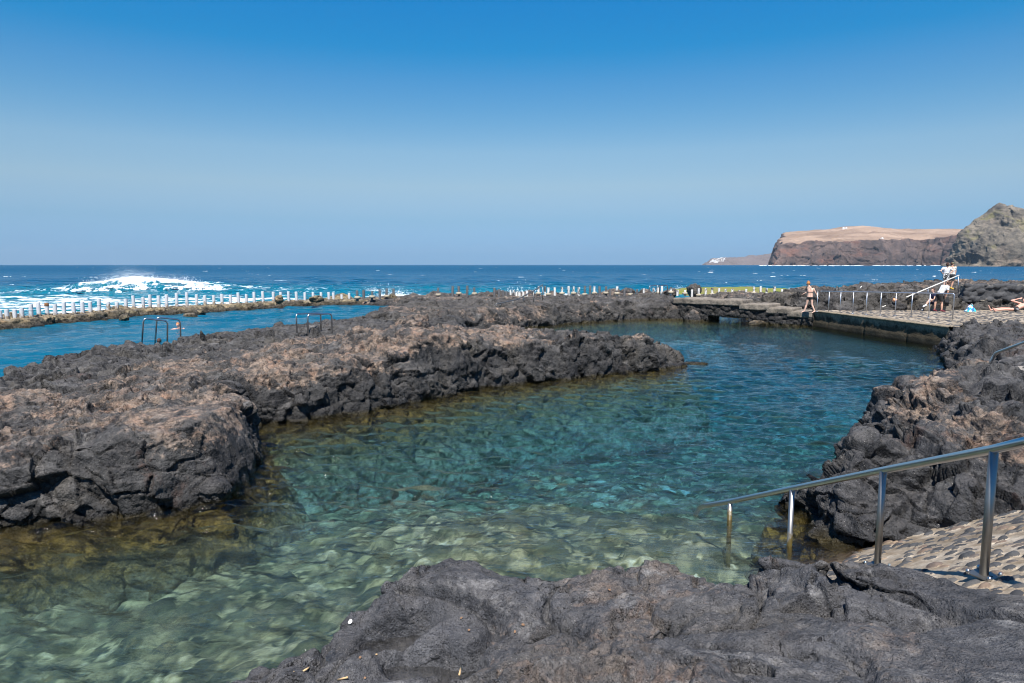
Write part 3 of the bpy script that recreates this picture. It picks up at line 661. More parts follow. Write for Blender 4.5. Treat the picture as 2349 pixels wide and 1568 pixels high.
def polar_water():
    NA = 1150; ang = np.linspace(R(-62), R(62), NA)
    yy = np.concatenate([np.linspace(1 / 2.6, 1 / 9., 210), np.linspace(1 / 9., 1 / 45., 380)[1:], np.linspace(1 / 45., 1 / 200, 330)[1:], np.geomspace(1 / 200, 1 / 9500, 44)[1:]])
    r = 1 / yy; dr = np.abs(np.gradient(r))
    A, Rr = np.meshgrid(ang, r); X = Rr * np.sin(A); Y = Rr * np.cos(A)
    DX = np.maximum(np.broadcast_to(dr[:, None], X.shape), Rr * (ang[1] - ang[0]))
    xf, yf = X.ravel(), Y.ravel()
    sp = np.full(X.shape, -1.0); m = (Y < 60) & (np.abs(X) < 50)
    sp[m] = sdf(X[m], Y[m], POOL_REG); slg = np.full(X.shape, -1.0); m = (Y < 75) & (np.abs(X) < 60); slg[m] = sdf(X[m], Y[m], LAG_REG)
    cls = np.where(sp > 0, 0, np.where(slg > 0, 1, 2))
    Zs = np.zeros(X.shape); foam = np.zeros(X.shape)
    q = np.stack([xf, yf, np.zeros(xf.size)], -1)
    m0 = cls == 0; q0 = np.stack([X[m0], Y[m0], 0 * X[m0]], -1)
    amp = (.55 + .9 * sm(pn(q0 * .16 + 5), -.5, .6))
    Zs[m0] = waves(X[m0], Y[m0], W_pool, DX[m0]) * amp
    m1 = cls == 1; q1 = np.stack([X[m1], Y[m1], 0 * X[m1]], -1)
    Zs[m1] = waves(X[m1], Y[m1], W_lag, DX[m1]) * (.8 + .5 * pn(q1 * .12))
    m2 = (cls == 2); x, y = X[m2], Y[m2]
    z = waves(x, y, W_sea, DX[m2]) * .9 * sm(y, 45, 100)
    z += waves(x, y, W_lag, DX[m2]) * .9
    q2 = np.stack([x, y, 0 * x], -1)
    # swell lines rolling in: one breaking
    fo = np.zeros(x.shape)
    nn = pn(q2 * .06 + 7)
    yc = 84 + .12 * (x + 40) + 3 * pn(np.stack([x * .05, 0 * x, 0 * x], -1)); d = (y - yc)
    br = np.exp(-((x + 44) / 7.5) ** 2)
    ext = np.exp(-((x + 43) / 22.) ** 4)
    front = np.where(d < 0, np.exp(-(d / 2.6) ** 2), np.exp(-(d / 6.5) ** 2))
    z += (2.1 * br + .75 * ext) * front * .62
    n1 = fbm(q2 * np.array([.35, .9, 1]), 4)
    fo = np.maximum(fo, br * sm(np.where(d < 0, 1 + d / 2.3, 1 - d / 1.2) + .4 * n1, .25, .55))
    lace = ridged(q2 * np.array([.28, .8, 1]) + 4, 4)
    fo = np.maximum(fo, ext * .62 * sm(lace, .50, .68) * np.exp(-((d + 1) / 5) ** 2))
    # wash between the breaker and the sea wall
    wash = sm(x, -13, -26) * sm(y, 76, 66) * sm(y, 30, 36) + sm(x, -13, -26) * sm(x, -60, -45) * 0
    fo = np.maximum(fo, np.clip(wash * (.22 + .62 * sm(fbm(q2 * np.array([.22, .75, 1]) + 50, 5), -.25, .45)), 0, 1))
    # white water along the outer rocks
    for (cx, cy_, rx, ry, s_) in [(-14, 71, 7, 3.2, .8), (-7, 73, 4.5, 2, .6), (1.5, 70.5, 5.5, 2.2, .85), (14, 70, 4, 1.6, .5), (6, 72, 6, 1.5, .55), (22, 92, 8, 1.5, .4)]:
        fo = np.maximum(fo, s_ * sm(1 - np.hypot((x - cx) / rx, (y - cy_) / ry) + .55 * n1, .1, .6))
    # whitecaps
    cap = voro(q2 * np.array([.030, .085, 1]) * 1.0 + .5)[0]; cp2 = voro(q2 * np.array([.011, .020, 1]) + 9)[0]
    wc = sm(.075 + .05 * n1 - cap, 0, .03) * (y < 420) + sm(.060 + .04 * n1 - cp2, 0, .02) * (y > 160)
    wc *= (y > 88) * sm(pn(q2 * .013 + 3), -.3, .2)
    fo = np.maximum(fo, np.clip(wc, 0, 1) * .9)
    Zs[m2] = z; foam[m2] = fo
    i = np.arange(X.size).reshape(X.shape); Fq = np.stack([i[:-1, :-1], i[:-1, 1:], i[1:, 1:], i[1:, :-1]], -1).reshape(-1, 4)
    cf = cls[:-1, :-1].ravel()
    V = np.stack([xf, yf, Zs.ravel()], -1)
    # nothing of the water is built where rock stands well above it
    return V, Fq, cf, foam.ravel()
V_, F_, cf_, foam_ = polar_water()
print('water', round(time.time() - T0, 1))
def water_mat(name, kind):
    t = NT(name)
    if kind == 'clear':
        # the ripples bend part of the light and let the rest pass; the skin mirrors the sky by its angle
        t.t.nodes.remove(t.b)
        h = t.math('ADD', t.noise(9, 3, .5, vec=t.pos((.6, 1.3, 1))), t.noise(3.4, 2, .5, vec=t.pos((.6, 1.5, 1))))
        nb = t.bump(t.noise(24, 4, .6, vec=t.pos((.55, 1.4, 1))), .009, nrm=t.bump(h, .024))
        tr = t.n('ShaderNodeBsdfTransparent'); rf = t.n('ShaderNodeBsdfRefraction'); rf.inputs['IOR'].default_value = 1.333; rf.inputs['Roughness'].default_value = 0; t.l(nb, rf.inputs['Normal'])
        gl = t.n('ShaderNodeBsdfGlossy'); gl.inputs['Roughness'].default_value = .03; t.l(nb, gl.inputs['Normal'])
        m1 = t.n('ShaderNodeMixShader'); m1.inputs[0].default_value = .30; t.l(tr.outputs[0], m1.inputs[1]); t.l(rf.outputs[0], m1.inputs[2])
        fr = t.n('ShaderNodeFresnel'); fr.inputs['IOR'].default_value = 1.333; t.l(nb, fr.inputs['Normal'])
        m2 = t.n('ShaderNodeMixShader'); t.l(fr.outputs[0], m2.inputs[0]); t.l(m1.outputs[0], m2.inputs[1]); t.l(gl.outputs[0], m2.inputs[2]); t.l(m2.outputs[0], t.out.inputs['Surface'])
        va = t.n('ShaderNodeVolumeAbsorption'); va.inputs[0].default_value = (.10, .72, .965, 1); va.inputs[1].default_value = .235
        t.l(va.outputs[0], t.out.inputs['Volume'])
        return t.m
    y = t.xyz(1)
    if kind == 'lagoon':
        col = t.mix(t.noise(.25, 3), (.001, .060, .120), (.003, .115, .175))
    else:
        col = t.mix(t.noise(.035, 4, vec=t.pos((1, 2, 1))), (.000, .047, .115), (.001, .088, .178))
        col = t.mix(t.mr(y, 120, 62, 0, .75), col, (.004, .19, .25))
    fo = t.attr('foam')
    n = t.noise(1.6 if kind == 'sea' else 4, 7, .7, vec=t.pos((.6, 1.4, 1)), dist=.8)
    f = t.math('ADD', fo, t.mr(n, .3, .7, -.42, .42))
    f = t.math('MULTIPLY', t.ramp(f, [(.34, 0), (.62, 1)]), t.mr(fo, .02, .15, 0, 1))
    col = t.mix(f, col, (.80, .86, .88))
    h1 = t.noise(2.6 if kind == 'lagoon' else .9, 5, .55, vec=t.pos((.7, 1.5, 1)), dist=.3)
    h2 = t.noise(.22, 4, .6, vec=t.pos((.6, 1.6, 1)))
    nb = t.bump(h1, .16 if kind == 'lagoon' else .55)
    if kind == 'sea': nb = t.bump(h2, 2.4, nrm=nb)
    r0 = t.mr(y, 60, 420, .14, .42) if kind == 'sea' else .09
    if kind == 'sea':
        rr_ = t.n('ShaderNodeMix'); t.l(f, rr_.inputs[0]); t.l(r0, rr_.inputs[2]); rr_.inputs[3].default_value = .9; r0 = rr_.outputs[0]
    t.set(Base_Color=col, Roughness=r0, IOR=1.333, Normal=nb)
    return t.m
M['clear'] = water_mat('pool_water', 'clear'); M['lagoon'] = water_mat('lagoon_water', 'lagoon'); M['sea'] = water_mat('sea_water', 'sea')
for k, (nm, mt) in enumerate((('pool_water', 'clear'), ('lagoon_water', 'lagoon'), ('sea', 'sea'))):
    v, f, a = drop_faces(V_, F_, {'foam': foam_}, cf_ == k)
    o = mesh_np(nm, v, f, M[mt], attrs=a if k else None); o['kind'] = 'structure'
# tide pools in the foreground rock
for (c, a, b, rz) in POOLS:
    z = float(g_h(np.array([[c[0]]]), np.array([[c[1]]]))[0, 0]) + .075
    n = 40; V = [(c[0], c[1], z)] + [(c[0] + 1.5 * a * math.cos(t) * math.cos(rz) - 1.6 * b * math.sin(t) * math.sin(rz), c[1] + 1.5 * a * math.cos(t) * math.sin(rz) + 1.6 * b * math.sin(t) * math.cos(rz), z) for t in [2 * math.pi * k / n for k in range(n)]]
    if 'tide' not in M:
        M['tide'] = water_mat('tide_pool_water', 'clear'); M['tide'].node_tree.links.remove([l for l in M['tide'].node_tree.links if l.to_socket.name == 'Volume'][0])
    o = mesh_np('tide_pool', V, [[0, 1 + k, 1 + (k + 1) % n] for k in range(n)], M['tide']); o['kind'] = 'structure'

# ------------------------------------------------------------------ pool bed and sea bed
def bed_h(X, Y):
    p = np.stack([X.ravel(), Y.ravel(), np.zeros(X.size)], -1)
    z = -1.0 - 1.25 * sm(Y, 9.5, 16) - .5 * sm(Y, 17, 25) + .35 * np.exp(-((X - .8) ** 2 + (Y - 10) ** 2) / 9)
    z = z + (.20 * fbm(p * .5 + 5, 3)).reshape(X.shape)
    return z, p
def bed_mesh(x0, x1, y0, y1, st_):
    xs = np.arange(x0, x1, st_); ys = np.arange(y0, y1, st_)
    X, Y = np.meshgrid(xs, ys); Z, p = bed_h(X, Y)
    wp = p + np.stack([.13 * pn(p * 1.7) + .05 * pn(p * 6), .13 * pn(p * 1.7 + 40) + .05 * pn(p * 6 + 20), 0 * p[:, 0]], -1)
    F1, F2, ID, C = voro(wp * np.array([3.6, 3.6, 1]) + 2.2); F1b, F2b, IDb, _ = voro(wp * np.array([8.5, 8.5, 1]) + 8.2)
    dome = np.sqrt(np.clip(1 - (F1 * 1.35) ** 2, 0, 1)) * (.02 + .13 * _rv[ID, 3]); domeb = np.sqrt(np.clip(1 - (F1b * 1.4) ** 2, 0, 1)) * .05
    Zb = Z.ravel() + np.maximum(dome, domeb)
    pale = np.where(dome > domeb, _rv[ID, 4], _rv[IDb, 4]) + .18 * ridged(p * 5.5 + 3, 3) - .06
    pale = pale * 1.0 * (.85 + .3 * pn(p * .4))
    i = np.arange(X.size).reshape(X.shape); Fq = np.stack([i[:-1, :-1], i[:-1, 1:], i[1:, 1:], i[1:, :-1]], -1).reshape(-1, 4)
    return np.stack([p[:, 0], p[:, 1], Zb], -1), Fq, {'pale': pale, 'gap': np.where(dome > domeb, sm(F1, .42, .62), sm(F1b, .42, .6))}
t = NT('pool_bed')
pl = t.attr('pale')
c = t.ramp(pl, [(0, (.04, .045, .035)), (.28, (.10, .11, .07)), (.42, (.27, .25, .14)), (.62, (.52, .45, .24)), (.82, (.72, .62, .38)), (1, (.90, .84, .64))])
c = t.mix(t.ramp(t.noise(1.1, 5, .6), [(.48, .0), (.64, .4)]), c, (.12, .14, .06)); c = t.mix(t.ramp(t.noise(2.6, 6, .7), [(.55, 0), (.70, .6)]), c, (.42, .30, .10)); c = t.mix(t.math('MULTIPLY', t.attr('gap'), .65), c, (.03, .035, .025))
c = t.mix(t.ramp(t.noise(9, 6, .7), [(.35, .55), (.6, 0)]), c, (.03, .03, .02))
t.set(Base_Color=c, Roughness=.9, Normal=t.bump(t.noise(14, 6, .7), .03))
for q_ in ((-13, 16, 2.6, 24.02, .045), (-10, 34, 23.95, 58, .13)):
    V, F, A = bed_mesh(*q_); o = mesh_np('pool_bed', V, F, t.m, attrs=A); o['kind'] = 'structure'
deep = plain('deep_bed', (.30, .36, .30), .9, var=.5, bscale=6)
V = [(-60, 1, -3.2), (60, 1, -3.2), (60, 24.2, -3.2), (-60, 24.2, -3.2)]
o = mesh_np('sea_bed', V, [[0, 1, 2, 3]], deep, smooth=False); o['kind'] = 'structure'

# ------------------------------------------------------------------ cobbled ramp going down into the water
xs = np.arange(1.6, 9.6, .011); ys = np.arange(3.4, 10.4, .011)
X, Y = np.meshgrid(xs, ys); p = np.stack([X.ravel(), Y.ravel(), np.zeros(X.size)], -1)
p = p + .03 * np.stack([pn(p * 5), pn(p * 5 + 40), 0 * p[:, 0]], -1)
F1, F2, ID, C = voro((p + .05 * np.stack([pn(p * 1.3 + 9), pn(p * 1.3 + 90), 0 * p[:, 0]], -1)) * np.array([7.0, 9.4, 1]) + 2.7, jit=.97)
sel = (_rv[ID, 2] > .16 + .5 * sm(pn(p * .9 + 77), .1, .4))
rad = .33 + .19 * _rv[ID, 3]
st = np.sqrt(np.clip(1 - (F1 / rad) ** 2, 0, 1)) * sel
Zr = ramp_z(X, Y).ravel() + .030 * st * (.5 + _rv[ID, 4]) + .012 * fbm(p * 4, 4) + .004 * fbm(p * 30, 2)
xe = (1.98 + .30 * (p[:, 1] < 0))
edge = (X.ravel() - 3.15 - .08 * pn(p * 2))
Zr = np.where(edge < 0, Zr - np.clip(-edge * 1.6, 0, 1.8), Zr)
i = np.arange(X.size).reshape(X.shape); Fq = np.stack([i[:-1, :-1], i[:-1, 1:], i[1:, 1:], i[1:, :-1]], -1).reshape(-1, 4)
sR = sdf(X.ravel(), Y.ravel(), R_poly)
keepv = (sR < 1.2) & (Zr > -1.1)
keep = keepv[Fq].all(1)
t = NT('cobbled_concrete')
sn = t.attr('stone'); tone = t.attr('tone')
mort = t.mix(t.ramp(t.noise(3.2, 8, .7), [(.36, 0), (.6, 1)]), (.22, .165, .105), (.44, .38, .30))
mort = t.mix(t.ramp(t.noise(38, 5, .7), [(.3, .5), (.55, 0)]), mort, (.16, .12, .08))
mort = t.mix(t.ramp(t.noise(1.1, 6, .65), [(.45, 0), (.62, .7)]), mort, (.13, .10, .065))
ston = t.ramp(tone, [(0, (.030, .032, .036)), (.45, (.060, .062, .066)), (.75, (.10, .096, .092)), (.9, (.17, .12, .09)), (1, (.36, .26, .17))])
ston = t.mix(t.ramp(t.noise(22, 6, .7), [(.35, .35), (.65, 0)]), ston, (.03, .03, .03))
c = t.mix(t.ramp(t.math('ADD', sn, t.mr(t.noise(40, 4), .3, .7, -.18, .18)), [(.10, 0), (.28, 1)]), mort, ston)
z = t.xyz(2)
wb = t.mr(t.math('ADD', z, t.mr(t.noise(2, 4), .3, .7, -.05, .05)), .10, .02, 0, 1)
c = t.mix(t.math('MULTIPLY', wb, .72), c, (.05, .028, .006))
t.set(Base_Color=c, Roughness=t.mr(wb, 0, 1, .85, .3), Normal=t.bump(t.noise(60, 6, .7), .008))
M['cobble'] = t.m
V, F, A = drop_faces(np.stack([X.ravel(), Y.ravel(), Zr], -1), Fq, {'stone': st, 'tone': _rv[ID, 5]}, keep)
ramp = mesh_np('cobbled_ramp', V, F, M['cobble'], attrs=A); ramp['kind'] = 'structure'
print('ramp', len(V), round(time.time() - T0, 1))

# ------------------------------------------------------------------ sea wall with its row of posts
def poly_path(pts, step=.5):
    out = []
    for (a, b) in zip(pts, pts[1:]):
        L = math.dist(a, b); n = max(1, int(L / step))
        for k in range(n): out.append((a[0] + (b[0] - a[0]) * k / n, a[1] + (b[1] - a[1]) * k / n))
    out.append(pts[-1]); return out
def path_sd(X, Y, pts):
    """distance to an open path and the position along it"""
    d2 = np.full(X.shape, 1e9); sd_ = np.zeros(X.shape); al = np.zeros(X.shape); acc = 0
    for (a, b) in zip(pts, pts[1:]):
        ex, ey = b[0] - a[0], b[1] - a[1]; L2 = ex * ex + ey * ey; L = math.sqrt(L2)
        t = np.clip(((X - a[0]) * ex + (Y - a[1]) * ey) / L2, 0, 1); dx = X - a[0] - t * ex; dy = Y - a[1] - t * ey
        d = dx * dx + dy * dy; m = d < d2; d2 = np.where(m, d, d2); sd_ = np.where(m, (dx * -ey + dy * ex) / L, sd_); al = np.where(m, acc + t * L, al); acc += L
    return np.sqrt(d2), sd_, al
WPATH = WALLC[:-1] + [(-13.2, 58.4), (-11.5, 59.5)]
def wall_h(X, Y):
    d, sdn, al = path_sd(X, Y, WPATH)
    p = np.stack([X.ravel(), Y.ravel(), np.zeros(X.size)], -1)
    n = (.07 * fbm(p * 1.1 + 300, 3)).reshape(X.shape)
    rough_out = pn(p * .45 + 310).reshape(X.shape)
    d = d + .12 * pn(p * .8 + 320).reshape(X.shape)
    z = .44 + n * .5
    inner = np.where(sdn < 0, d, 0); outer = np.where(sdn >= 0, d, 0)
    zi = z - np.where(inner > .85, (inner - .85) * 1.1 + .05, 0)
    zo = z - np.where(outer > .7, (outer - .7) * .55, 0) + np.where((outer > .5) & (outer < 3), rough_out.clip(0, 1) * .95 * sm(outer, .5, 1.1) * sm(outer, 3, 1.8), 0)
    return np.maximum(np.where(sdn < 0, zi, zo), -1.3)
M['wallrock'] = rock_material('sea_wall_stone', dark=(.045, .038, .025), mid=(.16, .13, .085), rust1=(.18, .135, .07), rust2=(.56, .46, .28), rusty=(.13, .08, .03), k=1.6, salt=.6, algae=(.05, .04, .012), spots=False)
def wall_rust(V, N): return np.clip(sm(V[:, 2], .18, .40) * sm(N[:, 2], .2, .6) * (.9 + .5 * fbm(V * .6, 3)) + .1, 0, 1)
ob = build_mass('sea_wall', wall_h, (-46, -9), [(29, 48, .065), (48, 62, .085)], M['wallrock'], zb=-1.2, rustf=wall_rust,
    detail=dict(amp=.62, big=.55, small=.26, scoria=1.0), cut=-.35, kind=None, coarse=1.3)
tag(ob, 'low rubble sea wall with pale yellowish top holding back the left pool', 'wall')

t = NT('post_paint_white')
z = t.xyz(2, t.pos(obj=True))
c = t.mix(t.noise(3, 5, .6, vec=t.pos(obj=True)), (.42, .44, .46), (.60, .61, .62))
c = t.mix(t.ramp(t.math('ADD', t.noise(5, 7, .75), t.mr(z, 0, .35, .20, -.05)), [(.60, 0), (.68, .85)]), c, (.26, .18, .10))
c = t.mix(t.ramp(t.noise(4.4, 6, .7, vec=t.pos((1, 1, .8))), [(.66, 0), (.70, .8)]), c, (.05, .05, .055))
t.set(Base_Color=c, Roughness=.8, Normal=t.bump(t.noise(25, 5), .02)); M['post_white'] = t.m
t = NT('post_paint_worn')
c = t.mix(t.ramp(t.noise(2.6, 6, .75, vec=t.pos((1, 1, .7)), dist=.5), [(.42, 0), (.49, 1)]), (.06, .06, .065), (.66, .65, .62))
t.set(Base_Color=c, Roughness=.85, Normal=t.bump(t.noise(25, 5), .03)); M['post_worn'] = t.m
M['post_dark'] = plain('post_dark', (.11, .11, .115), .85, bumpd=.03, bscale=40, var=.6)
M['post_rust'] = plain('post_rusted_top', (.25, .12, .05), .9, bumpd=.04, bscale=40, var=.5)
M['foot_crete'] = plain('footing_concrete', (.40, .35, .26), .9, bumpd=.03, var=.3)
ORD = ['first', 'second', 'third', 'fourth', 'fifth', 'sixth', 'seventh', 'eighth', 'ninth', 'tenth', 'eleventh', 'twelfth', 'thirteenth', 'fourteenth', 'fifteenth', 'sixteenth', 'seventeenth', 'eighteenth', 'nineteenth', 'twentieth']
TENS = {20: 'twenty', 30: 'thirty', 40: 'forty'}
def ordw(n):
    if n <= 20: return ORD[n - 1]
    if n % 10 == 0: return {30: 'thirtieth', 40: 'fortieth'}[n]
    return TENS[n // 10 * 10] + '-' + ORD[n % 10 - 1]
prng = random.Random(3)
def post(u, vt, vb, Y, mat, lab, group, r=.11, collar=False, name='concrete_post'):
    x, y, zb_ = D2Y(u, vb, Y); _, _, zt = D2Y(u, vt, Y); h = zt - zb_
    mb = MB(); k = prng.uniform(.93, 1.07) * r
    prof = [(k * 1.03, -.35), (k * 1.02, 0), (k, h * .3)]
    if collar: prof += [(k, h * .52), (k * 1.1, h * .53), (k * 1.1, h * .58), (k * .98, h * .59)]
    prof += [(k * .98, h - .03), (k * .94, h - .008), (k * .8, h)]
    mb.lathe((0, 0, 0), prof, 14)
    o = mb.build(name, mat, autosmooth=40)
    o.location = (x, y, zb_); o.rotation_euler = (prng.uniform(-.03, .03), prng.uniform(-.035, .035), prng.uniform(0, 3))
    tag(o, lab, 'post', group); return o
c1 = [(5,528,610),(67,513,600),(138,517,600),(203,502,585),(287,468,585),(360,452,570),(435,460,568),(508,466,566),(590,450,565),(680,452,560),(760,447,562),(833,443,550),(912,420,540),(995,446,490),(1072,450,505),(1157,420,495),(1230,390,500),(1317,404,495),(1378,382,490),(1458,390,488),(1530,380,486),(1623,365,482),(1717,360,480),(1806,380,475),(1882,388,468),(1963,385,462),(2038,376,463),(2117,382,462),(2190,362,460),(2262,377,458),(2333,356,455)]
c2 = [(67,228,328),(160,233,325),(230,235,323),(300,230,320),(373,232,320),(449,238,320),(524,236,315),(598,236,313),(670,236,312),(712,240,310),(788,257,310),(857,243,308)]
wy = lambda u: float(np.interp(u, [nat(a, b, 0, 950, 2.447)[0] for a, b, c in _wp] + [nat(a, 0, 960, 0, 2.447)[0] for a in (230, 449, 670, 860)], [c for a, b, c in _wp] + [54.8, 56.3, 57.8, 58.6]))
lst = [(*nat(x, t_, 0, 950, 2.447), nat(x, b_, 0, 950, 2.447)[1]) for x, t_, b_ in c1] + [(*nat(x, t_, 960, 1000, 2.447), nat(x, b_, 960, 1000, 2.447)[1]) for x, t_, b_ in c2]
desc = {0: 'cut by picture edge', 3: 'with black scrapes', 4: 'with a collar', 6: 'with a rust eaten top', 12: 'with a collar, before the rubble heap', 13: 'sunk in rubble', 24: 'streaked brown'}
for k, (u, vt, vb) in enumerate(lst):
    tall = 'tall' if (vb - vt) > 27 else ('short' if (vb - vt) < 20 else 'round')
    lab = f"{tall} pale grey post, {ordw(k + 1)} from the left on sea wall" + ((', ' + desc[k]) if k in desc and k != 12 else '')
    if k == 12: lab = 'pale grey post with a collar, left of the rubble heap on the sea wall'
    o = post(u, vt, vb + .6, wy(u), M['post_white'], lab, 'pale posts along the sea wall', collar=k in (4, 12, 17))
    if k == 6:
        h = o.dimensions.z - .35; cp = MB().lathe((0, 0, h - .17), [(.118, 0), (.121, .05), (.117, .12), (.12, .165), (.06, .19)], 12).build('rusted_cap', M['post_rust'], o)
# worn posts along the shelf rim
c2d = [(929,220,275,56),(988,215,252,57),(1065,228,268,57),(1136,210,268,58),(1198,202,262,59),(1262,202,260,60),(1673,195,250,61),(1804,180,240,61),(1861,181,238,61),(1938,176,240,61),(2004,193,240,61.5),(2186,197,285,60),(2230,208,285,60),(2268,218,275,60.5),(2298,230,275,60.5)]
c3 = [(243,350,397),(282,342,397),(308,340,397),(335,355,395),(362,360,395),(397,360,395),(432,345,380),(537,303,360),(597,303,360),(628,315,368),(686,315,375),(752,310,360),(813,303,360),(858,307,358),(906,312,372),(961,300,370),(1010,298,355),(1050,307,357),(1098,303,357),(1155,305,355),(1194,325,362),(1257,307,360),(1325,330,373),(1383,325,370),(1439,333,370),(1503,323,378),(1593,320,357),(1633,317,355),(1670,303,355),(1752,310,350),(1812,337,355),(1881,340,360),(1945,335,372),(2007,324,375),(2071,322,372)]
c4 = [(120,510,592),(220,517,600),(315,527,605),(412,530,620),(512,545,632),(617,527,600),(733,493,572),(830,487,565),(917,512,600),(1032,490,577),(1145,530,570),(1250,522,558),(1367,512,545)]
rim = [(*nat(x, t_, 960, 1000, 2.447), nat(x, b_, 960, 1000, 2.447)[1], Y) for x, t_, b_, Y in c2d]
rim += [(*nat(x, t_, 1800, 950, 2.447), nat(x, b_, 1800, 950, 2.447)[1], 61.5 + (x > 1500) * 2.5) for x, t_, b_ in c3]
rim += [(*nat(x, t_, 2640, 950, 3.915), nat(x, b_, 2640, 950, 3.915)[1], 64.5 - (x > 700) * 3) for x, t_, b_ in c4]
rim.sort()
nd = {'post_dark': 0, 'post_worn': 0, 'post_white': 0}
WS = {'post_dark': 'dark', 'post_worn': 'peeling', 'post_white': 'white'}
word = {'post_dark': 'dark grey', 'post_worn': 'peeling two-tone', 'post_white': 'white'}
for k, (u, vt, vb, Y) in enumerate(rim):
    if 1338 < u < 1600 and Y < 63: mk = 'post_dark' if k % 4 else 'post_worn'
    elif u < 1280: mk = 'post_dark' if u < 1170 else 'post_worn'
    elif 1760 > u > 1690: mk = 'post_white' if u > 1780 else 'post_worn'
    else: mk = 'post_worn'
    if u > 1830: mk = 'post_white'
    if 1225 < 0: pass
    nd[mk] += 1
    back = 'on the far shelf' if u < 1690 else ('before green algae' if u < 1810 else 'by rocks behind bridge')
    ob_ = post(u, vt, vb + .8, Y, M[mk], f"{word[mk]} post, {ordw(nd[mk])} {WS[mk]} one from left, {back}", 'weathered posts along the outer rim', r=.105)
    if k % 2 == 0: MB().lathe((0, 0, -.16), [(.26, 0), (.25, .14), (.20, .2)], 9).build('footing', M['foot_crete'], ob_)
print('posts', len(lst) + len(rim), round(time.time() - T0, 1))

# the rim the posts stand in is raised to their feet by loose rock; boulders on it
def boulder(name, c, r, mat, lab, cat='boulder', group=None, seed=0, sub=4, scoria=0.0, amp=.25):
    bm = bmesh.new(); bmesh.ops.create_icosphere(bm, subdivisions=sub, radius=1)
    V = np.array([v.co[:] for v in bm.verts], np.float32); F = [[v.index for v in f.verts] for f in bm.faces]; bm.free()
    F1, F2, ID, C = voro(V * 1.1 + seed * 3.1); rv = _rv[ID]
    d = amp * ((rv[:, 3:6] - .5) * C).sum(1) * 1.8 + amp * .7 * fbm(V * 1.3 + seed, 4) + scoria * (.16 * ridged(V * 1.6 + seed, 4))
    V = V * (1 + d)[:, None] * np.array(r)
    o = mesh_np(name, V, F, mat, attrs={'rust': np.full(len(V), min(1, scoria * 1.4)), 'crack': 0 * d})
    o.location = c; o.rotation_euler = (0, 0, seed * 1.7)
    tag(o, lab, cat, group); return o
for k, (u, v, Y, r, sc_, lab) in enumerate([
    (1592, 662, 66, (.95, .8, .85), .1, 'dark pointed boulder standing behind the far pool ladder'),
    (1480, 667, 66, (.8, .7, .5), .5, 'brown knobbly boulder behind the dark posts, right of the stair rail'),
    (1440, 667, 66, (1.0, .8, .55), .3, 'dark brown boulder between posts in the middle of the rim'),
    (1540, 667, 66, (.9, .8, .5), .6, 'ochre boulder low behind the posts near the far ladder'),
    (1853, 667, 68, (1.5, 1.2, .85), .8, 'shaggy ochre boulder behind four dark posts on the right'),
    (1960, 668, 64, (1.4, 1.1, .95), .7, 'shaggy ochre boulder left of the standing bather'),
    (1130, 674, 62, (.6, .5, .35), .5, 'small brown rock at the left end of the rim of posts'),
    (1213, 667, 70, (.8, .7, .35), .3, 'flat dark rock in the surf behind the first dark posts')]):
    x, y, z = D2Y(u, v + 6, Y); boulder('boulder', (x, y, z), tuple(.8 * q_ for q_ in r), M['rock_far'], lab, group='boulders along the outer rim', seed=k + 1, scoria=sc_)
for k, (u, v, Y, r, sc_, lab) in enumerate([
    (285, 724, 40.6, (.55, .4, .5), .3, 'brown rock leaning on the sea wall by the rubble heap'),
    (640, 680, 51.5, (.75, .5, .55), .7, 'ochre rock heap behind the seventh last tall post'),
    (436, 723, 44.5, (.9, .6, .55), .6, 'yellow brown rubble heap sitting on the sea wall'),
    (460, 712, 46.5, (.7, .5, .4), .4, 'dark rubble heap right of the yellow one on the sea wall'),
    (725, 680, 54, (.9, .6, .5), .7, 'ochre rock behind the wall near its right end'),
    (900, 678, 60, (1.0, .7, .7), .6, 'ochre boulder behind the right end of the sea wall')]):
    x, y, z = D2Y(u, v + 4, Y); boulder('boulder', (x, y, z - .1), tuple(.55 * q_ for q_ in r), M['wallrock'], lab, group='rocks on and behind the sea wall', seed=k + 11, scoria=sc_)
x, y, z = D2W(455, 1150, 0); boulder('boulder', (x - .05, y + .22, .14), (.62, .36, .30), M['rock'], 'rounded grey boulder lying against the flat rock face at the left waterline', seed=31, sub=6, amp=.13)
x, y, z = D2Y(85, 1075, 9.1); boulder('boulder', (x, y + .15, z), (.42, .34, .34), M['rock'], 'round grey boulder bulging from the rock face at the left edge', seed=33, sub=6, amp=.12)
x, y, z = D2W(1590, 834, .02); boulder('boulder', (x, y, -.02), (.5, .18, .10), M['rock'], 'thin flat rock just breaking the water off the island tip', seed=35, sub=5)
x, y, z = D2Y(948, 752, 18.6); boulder('boulder', (x, y, z - .15), (.45, .4, .5), M['rock'], 'rusty red peak of scoria, highest lump on the island ridge', seed=37, sub=6, scoria=.8)
x, y, z = D2Y(824, 770, 18.5); boulder('boulder', (x, y, z - .1), (.34, .3, .3), M['rock'], 'round rusty scoria lump right of the second pool ladder', seed=39, sub=5, scoria=.9)

